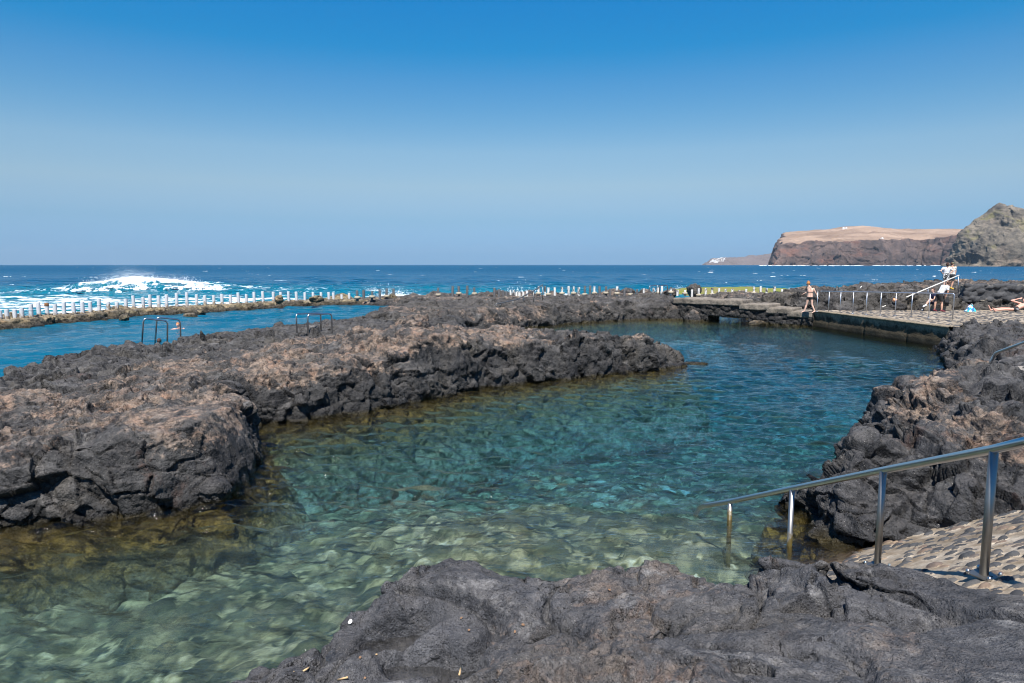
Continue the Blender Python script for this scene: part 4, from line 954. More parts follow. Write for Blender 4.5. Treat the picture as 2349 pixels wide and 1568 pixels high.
# ------------------------------------------------------------------ algae flat
xs = np.arange(15, 40, .22); ys = np.arange(67.5, 92, .25); X, Y = np.meshgrid(xs, ys)
p = np.stack([X.ravel(), Y.ravel(), 0 * X.ravel()], -1)
s_ = sdf(X.ravel() + 1.2 * pn(p * .3), Y.ravel() + 1.5 * pn(p * .3 + 50), [(19.5, 68.5), (34, 68.5), (34, 80), (32, 89), (22, 89), (19, 80)])
Z = np.where(s_ > 0, .50 + .16 * fbm(p * .35, 4), .50 + s_ * .5)
t = NT('algae_flat')
c = t.mix(t.ramp(t.noise(.35, 6, .7, vec=t.pos((.6, 1.2, 1))), [(.42, 0), (.56, 1)]), (.24, .18, .07), (.17, .20, .025))
c = t.mix(t.ramp(t.noise(.9, 6, .7), [(.58, 0), (.68, 1)]), c, (.03, .035, .02))
t.set(Base_Color=c, Roughness=.7, Normal=t.bump(t.noise(2, 6, .7), .15))
i = np.arange(X.size).reshape(X.shape); Fq = np.stack([i[:-1, :-1], i[:-1, 1:], i[1:, 1:], i[1:, :-1]], -1).reshape(-1, 4)
k_ = (s_ > -2)[Fq].all(1); V, F, A = drop_faces(np.stack([X.ravel(), Y.ravel(), Z], -1), Fq, {}, k_)
o = mesh_np('algae_flat', V, F, t.m); o['kind'] = 'structure'

# ------------------------------------------------------------------ bathing deck
A0 = W2(1862, 749, 0); B0 = W2(2174, 799, 0); DZ = .85
ex = Vector((B0[0] - A0[0], B0[1] - A0[1])); DL = ex.length; ex.normalize(); ey = Vector((ex.y * -1, ex.x)); ey = ey if ey.y > 0 else -ey
D_poly = [A0, B0, (B0[0] + .3, B0[1] - .2), (19.5, 29.2), (22.0, 29.6), (60, 29.2), (60, 38.6), (17.9, 38.6), (16.2, 38.2)]
xs = np.arange(15.8, 36, .045); ys = np.arange(27.4, 38.8, .045); X, Y = np.meshgrid(xs, ys)
p = np.stack([X.ravel(), Y.ravel(), 0 * X.ravel()], -1); p = p + .04 * np.stack([pn(p * 3), pn(p * 3 + 40), 0 * p[:, 0]], -1)
F1, F2, ID, C = voro(p * np.array([3.6, 4.4, 1]) + 1.7, jit=.85)
st = np.sqrt(np.clip(1 - (F1 / (.26 + .16 * _rv[ID, 3])) ** 2, 0, 1)) * (_rv[ID, 2] > .45)
s_ = sdf(X.ravel(), Y.ravel(), D_poly)
Z = DZ + .03 * st + .02 * fbm(p * .8, 3) - np.where(s_ < 0, .15, 0)
i = np.arange(X.size).reshape(X.shape); Fq = np.stack([i[:-1, :-1], i[:-1, 1:], i[1:, 1:], i[1:, :-1]], -1).reshape(-1, 4)
V, F, A = drop_faces(np.stack([X.ravel(), Y.ravel(), Z], -1), Fq, {'stone': st, 'tone': _rv[ID, 5] * .75}, (s_ > .06)[Fq].all(1))
o = mesh_np('bathing_deck', V, F, M['cobble'], attrs=A); o['kind'] = 'structure'
# retaining wall of the deck
t = NT('stained_concrete')
z = t.xyz(2); n = t.noise(1.5, 7, .7)
c = t.mix(t.ramp(n, [(.35, 0), (.65, 1)]), (.035, .029, .019), (.095, .080, .055))
c = t.mix(t.math('MULTIPLY', t.mr(t.math('ADD', z, t.mr(n, .3, .7, -.22, .22)), .50, .74, 0, 1), t.ramp(t.noise(5, 7, .75), [(.30, .25), (.55, 1)])), c, (.30, .25, .18))
c = t.mix(t.mr(z, .12, .02, 0, .8), c, (.012, .011, .006))
c = t.mix(t.mr(z, -.05, -.3, 0, .8), c, (.09, .11, .035))
t.set(Base_Color=c, Roughness=.9, Specular_IOR_Level=.15, Normal=t.bump(t.noise(12, 8, .72), .05)); M['stained'] = t.m
def wl(a, d, z): q = Vector(A0) + ex * a + ey * d; return (q.x, q.y, z)
na = int(DL / .06); zz = np.concatenate([np.linspace(-1.6, .30, 20), np.linspace(.36, .80, 12)])
P = []
for k in range(na + 1):
    a = DL * k / na
    col_ = [wl(a, (.035 if z > .30 else 0), z) for z in zz] + [wl(a, -.02, .83), wl(a, -.01, .885), wl(a, .10, .90), wl(a, .45, .89)]
    P.append(col_)
P = np.array(P, np.float32); nz = P.shape[1]; Vw = P.reshape(-1, 3)
dis = .02 * fbm(Vw * 1.6, 4) + .012 * fbm(Vw * 4, 3) * sm(Vw[:, 2], .5, .85) - .03 * (np.abs((np.arange(len(Vw)) // nz * DL / na) % 3.05 - 1.5) < .035)
Vw[:, 0] -= ey.x * dis; Vw[:, 1] -= ey.y * dis; Vw[:, 2] += .3 * dis * (Vw[:, 2] > .8)
i = np.arange(len(Vw)).reshape(na + 1, nz); Fq = np.stack([i[:-1, :-1], i[1:, :-1], i[1:, 1:], i[:-1, 1:]], -1).reshape(-1, 4)
o = mesh_np('retaining_wall', Vw, Fq, M['stained']); tag(o, 'dark stained concrete wall of the bathing deck, dropping straight into the pool', 'wall')
x, y, z = wl(DL, .3, 0); o = MB().box((x + .15, y - .1, .05), (.8, .7, 1.0), rz=.2, bev=.06).box((x + .25, y - .35, -.2), (.9, .7, .8), rz=.3, bev=.06).build('concrete_step', M['cobble'], smooth=False)
tag(o, 'pale concrete step at the right end of the deck wall', 'step')

# deck railing
def alongray(u, P0_, P1_):
    """point on the plan line P0-P1 seen in sketch column u"""
    k = (u - 1174.5) / 1566 / math.cos(PITCH) * .985
    dx, dy = P1_[0] - P0_[0], P1_[1] - P0_[1]; t_ = (k * P0_[1] - P0_[0]) / (dx - k * dy); return P0_[0] + dx * t_, P0_[1] + dy * t_
RA = D2W(1881, 716.5, DZ); RB = D2W(2185, 734, DZ)
rail = empty('deck_railing', (RA[0], RA[1], DZ)); tag(rail, 'long level galvanised railing with thin posts along the deck edge', 'railing')
def loc(o_, p): return (p[0] - o_.location.x, p[1] - o_.location.y, p[2] - o_.location.z)
us = [1881, 1907.6, 1934.5, 1963.9, 1995, 2027.8, 2062.5, 2100, 2141]
ztop = 1.98
pts = [loc(rail, (RA[0], RA[1], ztop - .05)), loc(rail, (RA[0] + .02, RA[1], ztop)), loc(rail, (RB[0], RB[1], ztop + .08)), loc(rail, (RB[0], RB[1], DZ))]
MB().tube(pts, .028, 10, fil=.09).build('handrail', M['galv'], rail)
for u in us:
    x, y = alongray(u, RA, RB); tt = (x - RA[0]) / (RB[0] - RA[0])
    pb = loc(rail, (x, y, DZ)); mb = MB().tube([pb, (pb[0], pb[1], ztop - DZ - .02 + .08 * tt)], .022, 8)
    mb.box((pb[0], pb[1], .02), (.13, .13, .02)); mb.build('post', M['galv'], rail)

# stone footbridge with its stepped cap
Q0 = W2(1545, 733, 0); Q1 = W2(1864, 749.5, 0)
qx = Vector((Q1[0] - Q0[0], Q1[1] - Q0[1])); QL = qx.length; qx.normalize(); qy = Vector((-qx.y, qx.x)); qy = qy if qy.y > 0 else -qy
def al(u): x, y = alongray(u, Q0, Q1); return (Vector((x, y)) - Vector(Q0)).length * (1 if x > Q0[0] else -1)
def bx(mb, a0, a1, d0, d1, z0, z1):
    c = Vector(Q0) + qx * (a0 + a1) / 2 + qy * (d0 + d1) / 2
    mb.box((c.x, c.y, (z0 + z1) / 2), (a1 - a0, d1 - d0, z1 - z0), rz=math.atan2(qx.y, qx.x))
bridge = empty('stone_footbridge', (Q0[0], Q0[1], 0)); tag(bridge, 'black stone footbridge with stepped pale cap and a low opening over the water', 'bridge')
mb = MB()
bx(mb, al(1540), al(1628), 0, 2.0, -1.4, .40); bx(mb, al(1724), QL + .05, 0, 2.0, -1.4, .40)
bx(mb, al(1540), al(1706), .02, 2.0, .32, 1.20); bx(mb, al(1700), al(1768), .02, 2.0, .32, 1.02); bx(mb, al(1764), al(1820), .01, 2.0, .3, .86); bx(mb, al(1815), QL + .05, 0, 2.0, .3, .70)
V, F, N = voxel(np.array(mb.V), np.concatenate([np.array([f for f in mb.F])]), .045, 1)
q = V + .06 * np.stack([pn(V * 2), pn(V * 2 + 30), pn(V * 2 + 60)], -1)
F1, F2, ID, C = voro(q * np.array([3.4, 3.4, 4.6])); F1b, F2b, IDb, _ = voro(q * np.array([7, 7, 9]) + 5)
V = V + N * (.11 * np.sqrt(np.clip(1 - (F1 / .72) ** 2, 0, 1)) - .06 + .03 * fbm(V * 5, 3))[:, None]
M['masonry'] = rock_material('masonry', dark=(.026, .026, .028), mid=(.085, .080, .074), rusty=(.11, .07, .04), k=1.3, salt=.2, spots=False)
k_ = V[F].mean(1)[:, 2] > -.8; V, F, A = drop_faces(V, F, {'crack': (1 - sm(F2 - F1, 0, .12)) * .8, 'rust': .25 * _rv[ID, 1]}, k_)
V = V - np.array([Q0[0], Q0[1], 0]); mesh_np('masonry', V, F, M['masonry'], bridge, attrs=A)
t = NT('old_concrete')
c = t.mix(t.ramp(t.noise(1.2, 7, .7), [(.35, 0), (.65, 1)]), (.13, .112, .09), (.28, .24, .195)); c = t.mix(t.ramp(t.noise(14, 6, .7), [(.35, .6), (.55, 0)]), c, (.08, .065, .05))
t.set(Base_Color=c, Roughness=.9, Normal=t.bump(t.noise(9, 7, .7), .04)); M['oldcrete'] = t.m
for (u0, u1, zt) in ((1548, 1708, 1.32), (1700, 1772, 1.12), (1764, 1824, .95), (1812, 1872, .80)):
    a0, a1 = al(u0), al(u1); n1, n2 = max(3, int((a1 - a0) / .12)), 18
    mb = MB(); bx(mb, a0, a1, -.07, 2.0, zt - .34, zt)
    V, F, N = voxel(np.array(mb.V), np.array(mb.F), .04, 6); V = V + N * (.045 * fbm(V * 1.8, 4))[:, None]
    mesh_np('cap', V - np.array([Q0[0], Q0[1], 0]), F, M['oldcrete'], bridge)
x, y, z = D2W(1822, 740, .1); 
x, y, z = D2W(1735, 742, .05); boulder('boulder', (x, y - .1, .05), (.62, .35, .17), M['wallrock'], 'flat brown slab of rock at the right foot of the footbridge opening', seed=41, scoria=.3, amp=.1)

# wall of rounded stones behind the sunbather
SW0 = D2Y(2214, 675, 39.0); mb = MB(); mb.box((SW0[0] + 4.6, 39.3, 1.78), (9.2, .55, .95))
V, F, N = voxel(np.array(mb.V), np.array(mb.F), .04, 1)
q = V * np.array([2.1, 2.1, 3.1]) + .12 * np.stack([pn(V * 2), pn(V * 2 + 30), pn(V * 2 + 60)], -1); F1, F2, ID, C = voro(q)
V = V + N * (.15 * np.sqrt(np.clip(1 - (F1 / .62) ** 2, 0, 1)) - .05 + .015 * fbm(V * 6, 3))[:, None]
t = NT('mortared_stones')
c = t.mix(t.ramp(t.noise(3, 6, .7), [(.35, 0), (.65, 1)]), (.030, .031, .034), (.075, .075, .078)); c = t.mix(t.math('MULTIPLY', t.attr('crack'), .8), c, (.22, .19, .15))
t.set(Base_Color=c, Roughness=.85, Normal=t.bump(t.noise(14, 6, .7), .03))
o = mesh_np('stone_wall', V, F, t.m, attrs={'crack': sm(F1, .50, .64) * (pn(V * .8) > -.25)}); tag(o, 'low wall of rounded black stones set in pale mortar above the sunbather', 'wall')

# ------------------------------------------------------------------ handrails and ladders
t = NT('weedy_steel'); z = t.math('ADD', t.xyz(2), t.mr(t.noise(9, 5), .3, .7, -.12, .12)); q_ = t.mr(z, .22, .08, 0, 1)
t.set(Base_Color=t.mix(q_, (.34, .33, .31), t.mix(t.noise(20, 5), (.03, .025, .008), (.14, .10, .02))), Metallic=t.mr(q_, 0, 1, 1, 0), Roughness=.45); M['steel_weed'] = t.m
# the near handrail down the ramp
hr = empty('handrail', (3.2, 7.0, 0)); tag(hr, 'shiny steel handrail in the foreground leading down the ramp into the water', 'handrail')
top = [D2Y(2620, 950, 3.75), D2Y(2280, 1031, 4.9), D2Y(2028, 1079, 6.4), D2Y(1818, 1121, 7.9), D2Y(1675, 1151, 8.8), D2Y(1605, 1163, 9.45)]
e_ = top[-1]; pts = [loc(hr, p) for p in top] + [loc(hr, (e_[0] - .03, e_[1] + .1, e_[2] - .16))]
MB().tube(pts[:-2] + fillet(pts[-3:], .09, 5)[1:], .034, 18).build('rail', M['steel'], hr)
for k, (u, v, Yd) in enumerate([(2280, 1034, 4.9), (2026, 1082, 6.4), (1817, 1123, 7.9), (1675, 1153, 8.8)]):
    x, y, z = D2Y(u, v, Yd); zb_ = float(ramp_z(np.array(x), np.array(y))) if k < 2 else -1.1
    pa = loc(hr, (x, y, zb_)); pb = loc(hr, (x, y, z))
    pst = MB().tube([pa, pb], .031, 18).build('post', M['steel_worn'] if k < 2 else M['steel_weed'], hr)
    if k < 2:
        mb = MB(); ax = math.atan(.43); 
        mb.box((pa[0], pa[1], pa[2] + .03), (.17, .17, .012), rz=.5, bev=.003)
        pl_ = mb.build('base_plate', M['steel_worn'], pst, smooth=False)
        for sx in (-1, 1):
            for sy in (-1, 1):
                c_ = (pa[0] + sx * .075 * math.cos(.5) - sy * .075 * math.sin(.5), pa[1] + sx * .075 * math.sin(.5) + sy * .075 * math.cos(.5), pa[2] + .045)
                MB().ball(c_, (.016, .016, .02), seg=10, rings=6).build('bolt', M['steel'], pst)
# second rail at the right edge
hr2 = empty('handrail', (10, 12.5, 1.3)); tag(hr2, 'short glimpse of a steel handrail over the rocks at the right edge', 'handrail')
a, b, c_ = D2Y(2283, 811, 13.0), D2Y(2349, 787, 12.0), D2Y(2560, 715, 10.2)
MB().tube([loc(hr2, (a[0] - .12, a[1] + .1, a[2] - .5)), loc(hr2, a), loc(hr2, b), loc(hr2, c_)], .030, 12, fil=.1).build('rail', M['steel'], hr2)
MB().tube([loc(hr2, (c_[0], c_[1], .8)), loc(hr2, c_)], .028, 12).build('post', M['steel_worn'], hr2)
# stair rail in the middle distance
n3 = lambda x, y, Y: D2Y(*nat(x, y, 1800, 950, 2.447), Y)
sr = empty('stair_rail', n3(300, 487, 39.2)); tag(sr, 'thin steel stair rail climbing right on the far shelf in the centre', 'handrail')
pts = [n3(165, 492, 37.8), n3(143, 480, 37.8), n3(150, 466, 37.8), n3(215, 455, 38.3), n3(345, 425, 39.4), n3(490, 346, 41.2), n3(573, 292, 42.6)]
MB().tube([loc(sr, p) for p in pts], .032, 8, fil=.05).build('rail', M['steel_worn'], sr)
for (x_, t_, b_, Yd) in ((188, 462, 497, 38.1), (303, 437, 492, 39.2), (403, 397, 474, 40.2), (490, 347, 472, 41.2), (573, 293, 434, 42.6)):
    MB().tube([loc(sr, n3(x_, b_, Yd)), loc(sr, n3(x_, t_, Yd))], .024, 8).build('post', M['steel_worn'], sr)
# white rail up the rocks
n5 = lambda x, y, Y: D2Y(*nat(x, y, 3240, 950, 3.915), Y)
wr = empty('stair_rail', n5(1385, 585, 40.6)); tag(wr, 'pale sloping stair rail rising to the right behind the bending man', 'handrail')
MB().tube([loc(wr, n5(622, 648, 38.6)), loc(wr, n5(1396, 326, 40.6))], .034, 8).build('rail', M['white_rail'], wr)
for (x_, t_, b_, Yd) in ((1385, 330, 600, 40.6), (940, 515, 640, 39.45), (718, 610, 680, 38.85)):
    MB().tube([loc(wr, n5(x_, b_, Yd)), loc(wr, n5(x_, t_, Yd))], .026, 8).build('post', M['galv'], wr)
# pool ladders: two bent hoops each
def ladder(lab, hoops, conv, r, drop=.35, name='pool_ladder'):
    o0 = conv(*hoops[0][0]); root = empty(name, o0); tag(root, lab, 'ladder', 'steel ladders at the pool edges')
    for h in hoops:
        pts = [conv(*q) for q in h]; pts[0] = (pts[0][0], pts[0][1], pts[0][2] - drop); pts[-1] = (pts[-1][0], pts[-1][1], pts[-1][2] - drop)
        MB().tube([loc(root, p) for p in pts], r, 10, fil=.12).build('grab_hoop', M['steel'], root)
    a, b = [conv(*h[0]) for h in hoops]
    MB().tube([loc(root, (a[0], a[1], a[2] - .3)), loc(root, (b[0], b[1], b[2] - .3))], r * .9, 8).build('rung', M['steel'], root)
ladder('left steel pool ladder with two leaning hoops, on the dark ledge before the swimmer',
    [[(368, 1060, 23.9), (458, 350, 23.9), (1160, 430, 24.4), (1135, 920, 24.4)], [(768, 940, 24.5), (850, 318, 24.5), (1530, 390, 25.0), (1538, 920, 25.0)]],
    lambda x, y, Y: D2Y(*nat(x, y, 480, 1150, 7.83), Y), .030)
ladder('second steel pool ladder with upright hoops, between the ledge and the rusty ridge',
    [[(380, 655, 24.7), (368, 436, 24.7), (592, 428, 26.2), (600, 612, 26.2)], [(481, 640, 24.2), (472, 443, 24.2), (693, 433, 24.9), (703, 648, 24.9)]],
    lambda x, y, Y: D2Y(*nat(x, y, 960, 1000, 2.447), Y), .029)
ladder('distant small pool ladder among the posts, in front of the pointed boulder',
    [[(1550, 352, 60), (1556, 302, 60), (1645, 292, 60.5), (1648, 352, 60.5)], [(1622, 358, 59.5), (1626, 300, 59.5), (1720, 293, 60), (1722, 350, 60)]],
    lambda x, y, Y: D2Y(*nat(x, y, 1800, 950, 2.447), Y), .04, drop=.2)
print('rails', round(time.time() - T0, 1))

# ------------------------------------------------------------------ people
def skinmat(name, c):
    t = NT(name); cc = t.mix(t.noise(14, 4, vec=t.pos(obj=True)), tuple(x * .88 for x in c), c); t.set(Base_Color=cc, Roughness=.5, Subsurface_Weight=.05); return t.m
M['skin'] = skinmat('skin', (.62, .36, .25)); M['skin_pale'] = skinmat('skin_pale', (.74, .47, .36)); M['skin_pink'] = skinmat('skin_pink', (.70, .38, .29))
M['hair_ginger'] = plain('hair_ginger', (.42, .16, .04), .6, bumpd=.01, bscale=120, var=.4); M['hair_brown'] = plain('hair_brown', (.07, .03, .018), .6, bumpd=.01, bscale=120, var=.4)
M['hair_orange'] = plain('hair_orange', (.55, .20, .05), .6, bumpd=.01, bscale=120, var=.4)
M['white_cloth'] = plain('white_cotton', (.66, .67, .70), .9, bumpd=.01); M['black_cloth'] = plain('black_cotton', (.018, .018, .02), .9)
M['navy_cloth'] = plain('navy_cotton', (.02, .025, .07), .9); M['grey_cloth'] = plain('charcoal_cotton', (.045, .047, .05), .9)
M['eye'] = plain('eye', (.02, .015, .01), .3); M['shoe_white'] = plain('white_shoe', (.72, .74, .78), .7); M['shoe_maroon'] = plain('maroon_shoe', (.14, .02, .03), .7)
M['shoe_yellow'] = plain('yellow_shoe', (.62, .38, .04), .7); M['cap'] = plain('olive_cap', (.14, .15, .09), .9); M['lilac'] = plain('lilac_swimwear', (.35, .28, .55), .8)
t = NT('zigzag_cloth'); t.set(Base_Color=t.ramp(t.voro(17, vec=t.pos(obj=True)), [(.40, .8), (.46, .02)]), Roughness=.9); M['zigzag'] = t.m
t = NT('striped_cloth'); z = t.xyz(2, t.pos(obj=True)); w_ = t.math('FRACT', t.math('MULTIPLY', z, 7.5))
t.set(Base_Color=t.ramp(w_, [(0, (.70, .70, .68)), (.45, (.72, .50, .25)), (.62, (.03, .03, .03)), (.74, (.7, .7, .68))], 'CONSTANT'), Roughness=.9); M['stripes'] = t.m
def capsule(mb, a, b, ra, rb, seg=12):
    a, b = Vector(a), Vector(b); d = b - a
    if d.length < 1e-4: mb.ball(a, ra, seg=seg, rings=seg // 2); return
    u = d.normalized(); n = 4; pts = []; rad = []
    for k in range(n): th = math.pi / 2 * (1 - k / n); pts.append(a - u * ra * math.sin(th)); rad.append(max(ra * math.cos(th), ra * .04))
    pts.append(a); rad.append(ra); pts.append((a + b) / 2); rad.append((ra + rb) / 2); pts.append(b); rad.append(rb)
    for k in range(1, n + 1): th = math.pi / 2 * k / n; pts.append(b + u * rb * math.sin(th)); rad.append(max(rb * math.cos(th), rb * .04))
    mb.add(*tube_arrays(pts, rad, seg, caps=True))
def tri2(mb):
    V = np.array(mb.V, np.float32); q = [f for f in mb.F if len(f) == 4]; t3 = [f for f in mb.F if len(f) == 3]
    return V, [np.array(q, np.int32), np.array(t3, np.int32)] if t3 else [np.array(q, np.int32)]
def person(base, J, face, lab, skin='skin', hair='hair_brown', bun=False, long_=False, wear=(), group=None, extra=None, build_=1.0, hands=True, curl=.5):
    """J: joints in metres from the base (x right, y away, z up)"""
    root = empty('person', base); tag(root, lab, 'person', group)
    J = {k: Vector(v) for k, v in J.items()}; f = Vector(face).normalized(); hd = J['head']; nk = J['neck']
    up = (hd - nk).normalized(); f = (f - up * f.dot(up)).normalized(); side = f.cross(up)
    segs = []; g = build_
    def S(n, a, b, ra, rb): segs.append((n, Vector(a), Vector(b), ra, rb))
    ch, pe = J['chest'], J['pelvis']
    sh = (J['shR'] - J['shL']).normalized(); hp = (J['hipR'] - J['hipL']).normalized()
    for s_ in (-1, 1):
        S('torso', pe + hp * .065 * s_ * g, (pe + ch) / 2 + (sh + hp) / 2 * .052 * s_ * g, .095 * g, .092 * g)
        S('torso', (pe + ch) / 2 + (sh + hp) / 2 * .052 * s_ * g, ch + sh * .075 * s_ * g, .092 * g, .100 * g)
        S('torso', ch + sh * .07 * s_ * g, nk - up * .05 + sh * .04 * s_, .095 * g, .05)
    for a, b in (('L', -1), ('R', 1)):
        S('torso', ch + sh * .05 * b, J['sh' + a], .08, .055 * g)
        S('arm', J['sh' + a], J['el' + a], .050 * g, .038 * g); S('fore', J['el' + a], J['ha' + a], .037 * g, .025)
        S('pelvis', pe, J['hip' + a], .10 * g, .088 * g); S('thigh', J['hip' + a], J['kn' + a], .088 * g, .054 * g)
        kn, an, to = J['kn' + a], J['an' + a], J['to' + a]
        S('shin', kn, kn + (an - kn) * .35, .052 * g, .056 * g); S('shin', kn + (an - kn) * .35, an, .056 * g, .033)
        S('foot', an, to, .035, .024)
        fdir = (to - an).normalized(); S('foot', an - fdir * .03 + Vector((0, 0, -.02)), to, .030, .022)
        for q in range(5):
            sd_ = fdir.cross(Vector((0, 0, 1))) if abs(fdir.z) < .9 else Vector((1, 0, 0))
            S('foot', to + sd_ * .014 * (q - 2), to + sd_ * .015 * (q - 2) + fdir * (.035 - .004 * q), .0095, .008)
        if hands:
            w_ = J['ha' + a]; d = (w_ - J['el' + a]).normalized(); 
            if ('hd' + a) in J: d = J['hd' + a].normalized()
            ax = d.cross(f if abs(d.dot(f)) < .9 else up).normalized(); pn_ = ax.cross(d)
            S('hand', w_, w_ + d * .05 + ax * .014, .026, .020); S('hand', w_ + d * .02, w_ + d * .075 - ax * .014, .024, .019); S('hand', w_ + d * .03, w_ + d * .08, .022, .018)
            for q, L_ in enumerate((.068, .078, .072, .056)):
                o_ = w_ + d * .082 + ax * (.027 - .018 * q); m_ = o_ + d * L_ * .55 + pn_ * .006 * curl; e2 = m_ + (d * (1 - curl) + pn_ * curl).normalized() * L_ * .5
                S('hand', o_, m_, .0095, .0085); S('hand', m_, e2, .0085, .0075)
            o_ = w_ + d * .03 + ax * .026; m_ = o_ + (d * .8 + ax * .8).normalized() * .035; S('hand', o_, m_, .012, .010); S('hand', m_, m_ + d * .03 + pn_ * .01, .010, .008)
    S('neck', nk - up * .05, nk + up * .06, .055, .050)
    mb = MB()
    for (n, a, b, ra, rb) in segs: capsule(mb, a, b, ra, rb, 10)
    Mr = Matrix((side, f, up)).transposed().to_4x4()
    mb.ball(hd + up * .015, (.073, .092, .098), Mr, 14, 10); mb.ball(hd - up * .05 + f * .022, (.052, .06, .06), Mr, 12, 8)
    capsule(mb, hd + f * .085 + up * .012, hd + f * .104 - up * .022, .009, .014, 8); capsule(mb, hd + f * .080 - side * .02 - up * .052, hd + f * .080 + side * .02 - up * .052, .010, .010, 8)
    for s_ in (-1, 1): mb.ball(hd + side * .074 * s_ - f * .005 - up * .005, (.010, .020, .032), Mr, 8, 6)
    V, Fs = tri2(mb); V, F, N = voxel(V, Fs, .011, 2)
    body = mesh_np('body', V, F, M[skin], root)
    for s_ in (-1, 1): MB().ball(hd + side * .030 * s_ + f * .082 + up * .016, .010, seg=8, rings=6).build('eye', M['eye'], root)
    # nearest bone for each vertex, and the place along it
    best = np.full(len(V), 9.); lab_ = np.zeros(len(V), int); tt = np.zeros(len(V))
    names = ['torso', 'arm', 'fore', 'pelvis', 'thigh', 'shin', 'foot', 'hand', 'neck']
    for (n, a, b, ra, rb) in segs:
        a_ = np.array(a); e = np.array(b - a); t_ = np.clip(((V - a_) @ e) / max(e @ e, 1e-8), 0, 1); d = np.linalg.norm(V - a_ - t_[:, None] * e, axis=1) - (ra + (rb - ra) * t_)
        m = d < best; best = np.where(m, d, best); lab_ = np.where(m, names.index(n), lab_); tt = np.where(m, t_, tt)
    dh = np.linalg.norm(V - np.array(hd), axis=1) < .125
    for (nm, mat, rule, infl) in wear:
        m = np.zeros(len(V), bool)
        for n, a, b in rule.get('seg', ()): m |= (lab_ == names.index(n)) & (tt >= a) & (tt <= b)
        if 'z' in rule:
            ax = (ch - pe).normalized(); h_ = (V - np.array(pe)) @ np.array(ax); z0, z1 = rule['z']; m &= (h_ >= z0) & (h_ <= z1)
        m &= ~dh; k_ = m[F].all(1)
        if k_.sum() < 4: continue
        V2, F2, A2 = drop_faces(V + N * (infl + .25 * infl * pn(V * 14))[:, None], F, {}, k_); mesh_np(nm, V2, F2, M[mat], root)
    # hair
    mb = MB(); mb.ball(hd + up * .030 - f * .014, (.085, .097, .098), Mr, 14, 10)
    if long_: capsule(mb, hd - f * .06, hd - f * .07 - up * .16, .06, .05, 10)
    if bun: mb.ball(hd + up * .125 - f * .03, .045, Mr, 10, 8); mb.ball(hd + up * .10 - f * .05, .05, Mr, 10, 8)
    V, Fs = tri2(mb); V, F, N = voxel(V, Fs, .011, 1); V = V + N * (.010 * ridged(V * 22, 3) + .006 * fbm(V * 40, 2))[:, None]
    c_ = V - np.array(hd); ff = c_ @ np.array(f); uu = c_ @ np.array(up); k_ = ~((ff > .035) & (uu < .075) | (ff > .0) & (uu < .0))[F].any(1)
    V2, F2, _ = drop_faces(V, F, {}, k_); mesh_np('hair', V2, F2, M[hair], root)
    if extra: extra(root, hd, f, up, side, Mr, J)
    return root
def shoe(mat):
    def fn(root, hd, f, up, side, Mr, J):
        for a in 'LR':
            an, to = J['an' + a], J['to' + a]; mb = MB(); d = (to - an).normalized(); capsule(mb, an - Vector((0, 0, .01)), to, .052, .040, 12); capsule(mb, an - d * .05 - Vector((0, 0, .03)), to - Vector((0, 0, .01)), .040, .042, 12)
            V, Fs = tri2(mb); V, F, N = voxel(V, Fs, .012, 2); mesh_np('shoe', V, F, M[mat], root)
    return fn
# walking bather
k = .00374; n4 = lambda x, y, d=0: ((x - 1520) * k, d, (865 - y) * k)
b_ = D2W(1855.5, 717.5, .80)
person(b_, dict(head=n4(1494, 448, .02), neck=n4(1505, 484), chest=n4(1526, 540), pelvis=n4(1524, 645), shL=n4(1492, 512, .05), shR=n4(1566, 516, -.05), elL=n4(1497, 566, .12), haL=n4(1464, 590, .22), elR=n4(1600, 582, -.06), haR=n4(1634, 636, -.02),
    hipL=n4(1504, 655, .05), hipR=n4(1546, 655, -.05), knL=n4(1492, 752, .10), anL=n4(1466, 846, .12), toL=n4(1430, 862, .14), knR=n4(1552, 750, -.06), anR=n4(1590, 846, -.12), toR=n4(1552, 862, -.16)),
    (-.85, .45, -.35), 'woman in a black bikini with ginger hair in a bun, walking along the deck edge', 'skin_pale', 'hair_ginger', bun=True, build_=.93,
    wear=[('bikini_bottom', 'black_cloth', dict(seg=[('torso', 0, 1), ('pelvis', 0, 1), ('thigh', 0, .2)], z=(-.12, .035)), .006), ('bikini_top', 'black_cloth', dict(seg=[('torso', 0, 1)], z=(.27, .31)), .006)])
# woman in white tee, hands on hips
k = .00419; n = lambda x, y, d=0: ((x - 1190) * k, d, (530 - y) * k)
b_ = n5(1190, 532, 42.0)
person(b_, dict(head=n(1196, 176, -.02), neck=n(1196, 206), chest=n(1194, 246), pelvis=n(1192, 318), shL=n(1146, 222), shR=n(1242, 222), elL=n(1104, 262, -.04), haL=n(1140, 298, .02), hdL=(.6, .5, -.3), elR=n(1284, 266, -.04), haR=n(1248, 298, .02), hdR=(-.6, .5, -.3),
    hipL=n(1172, 326), hipR=n(1212, 326), knL=n(1168, 424, -.03), anL=n(1170, 515, .02), toL=n(1168, 526, .14), knR=n(1212, 424, -.03), anR=n(1208, 515, .02), toR=n(1214, 526, .14)),
    (.25, .95, 0), 'woman in white tee and black-and-white patterned skirt, hands on hips, up on rocks', 'skin_pale', 'hair_brown', bun=True, build_=1.0,
    wear=[('tee_shirt', 'white_cloth', dict(seg=[('torso', 0, 1), ('arm', 0, .62), ('neck', 0, .15)], z=(.0, .9)), .022), ('skirt', 'zigzag', dict(seg=[('pelvis', 0, 1), ('torso', 0, 1), ('thigh', 0, .62)], z=(-.6, .10)), .030)], extra=shoe('black_cloth') if False else None)
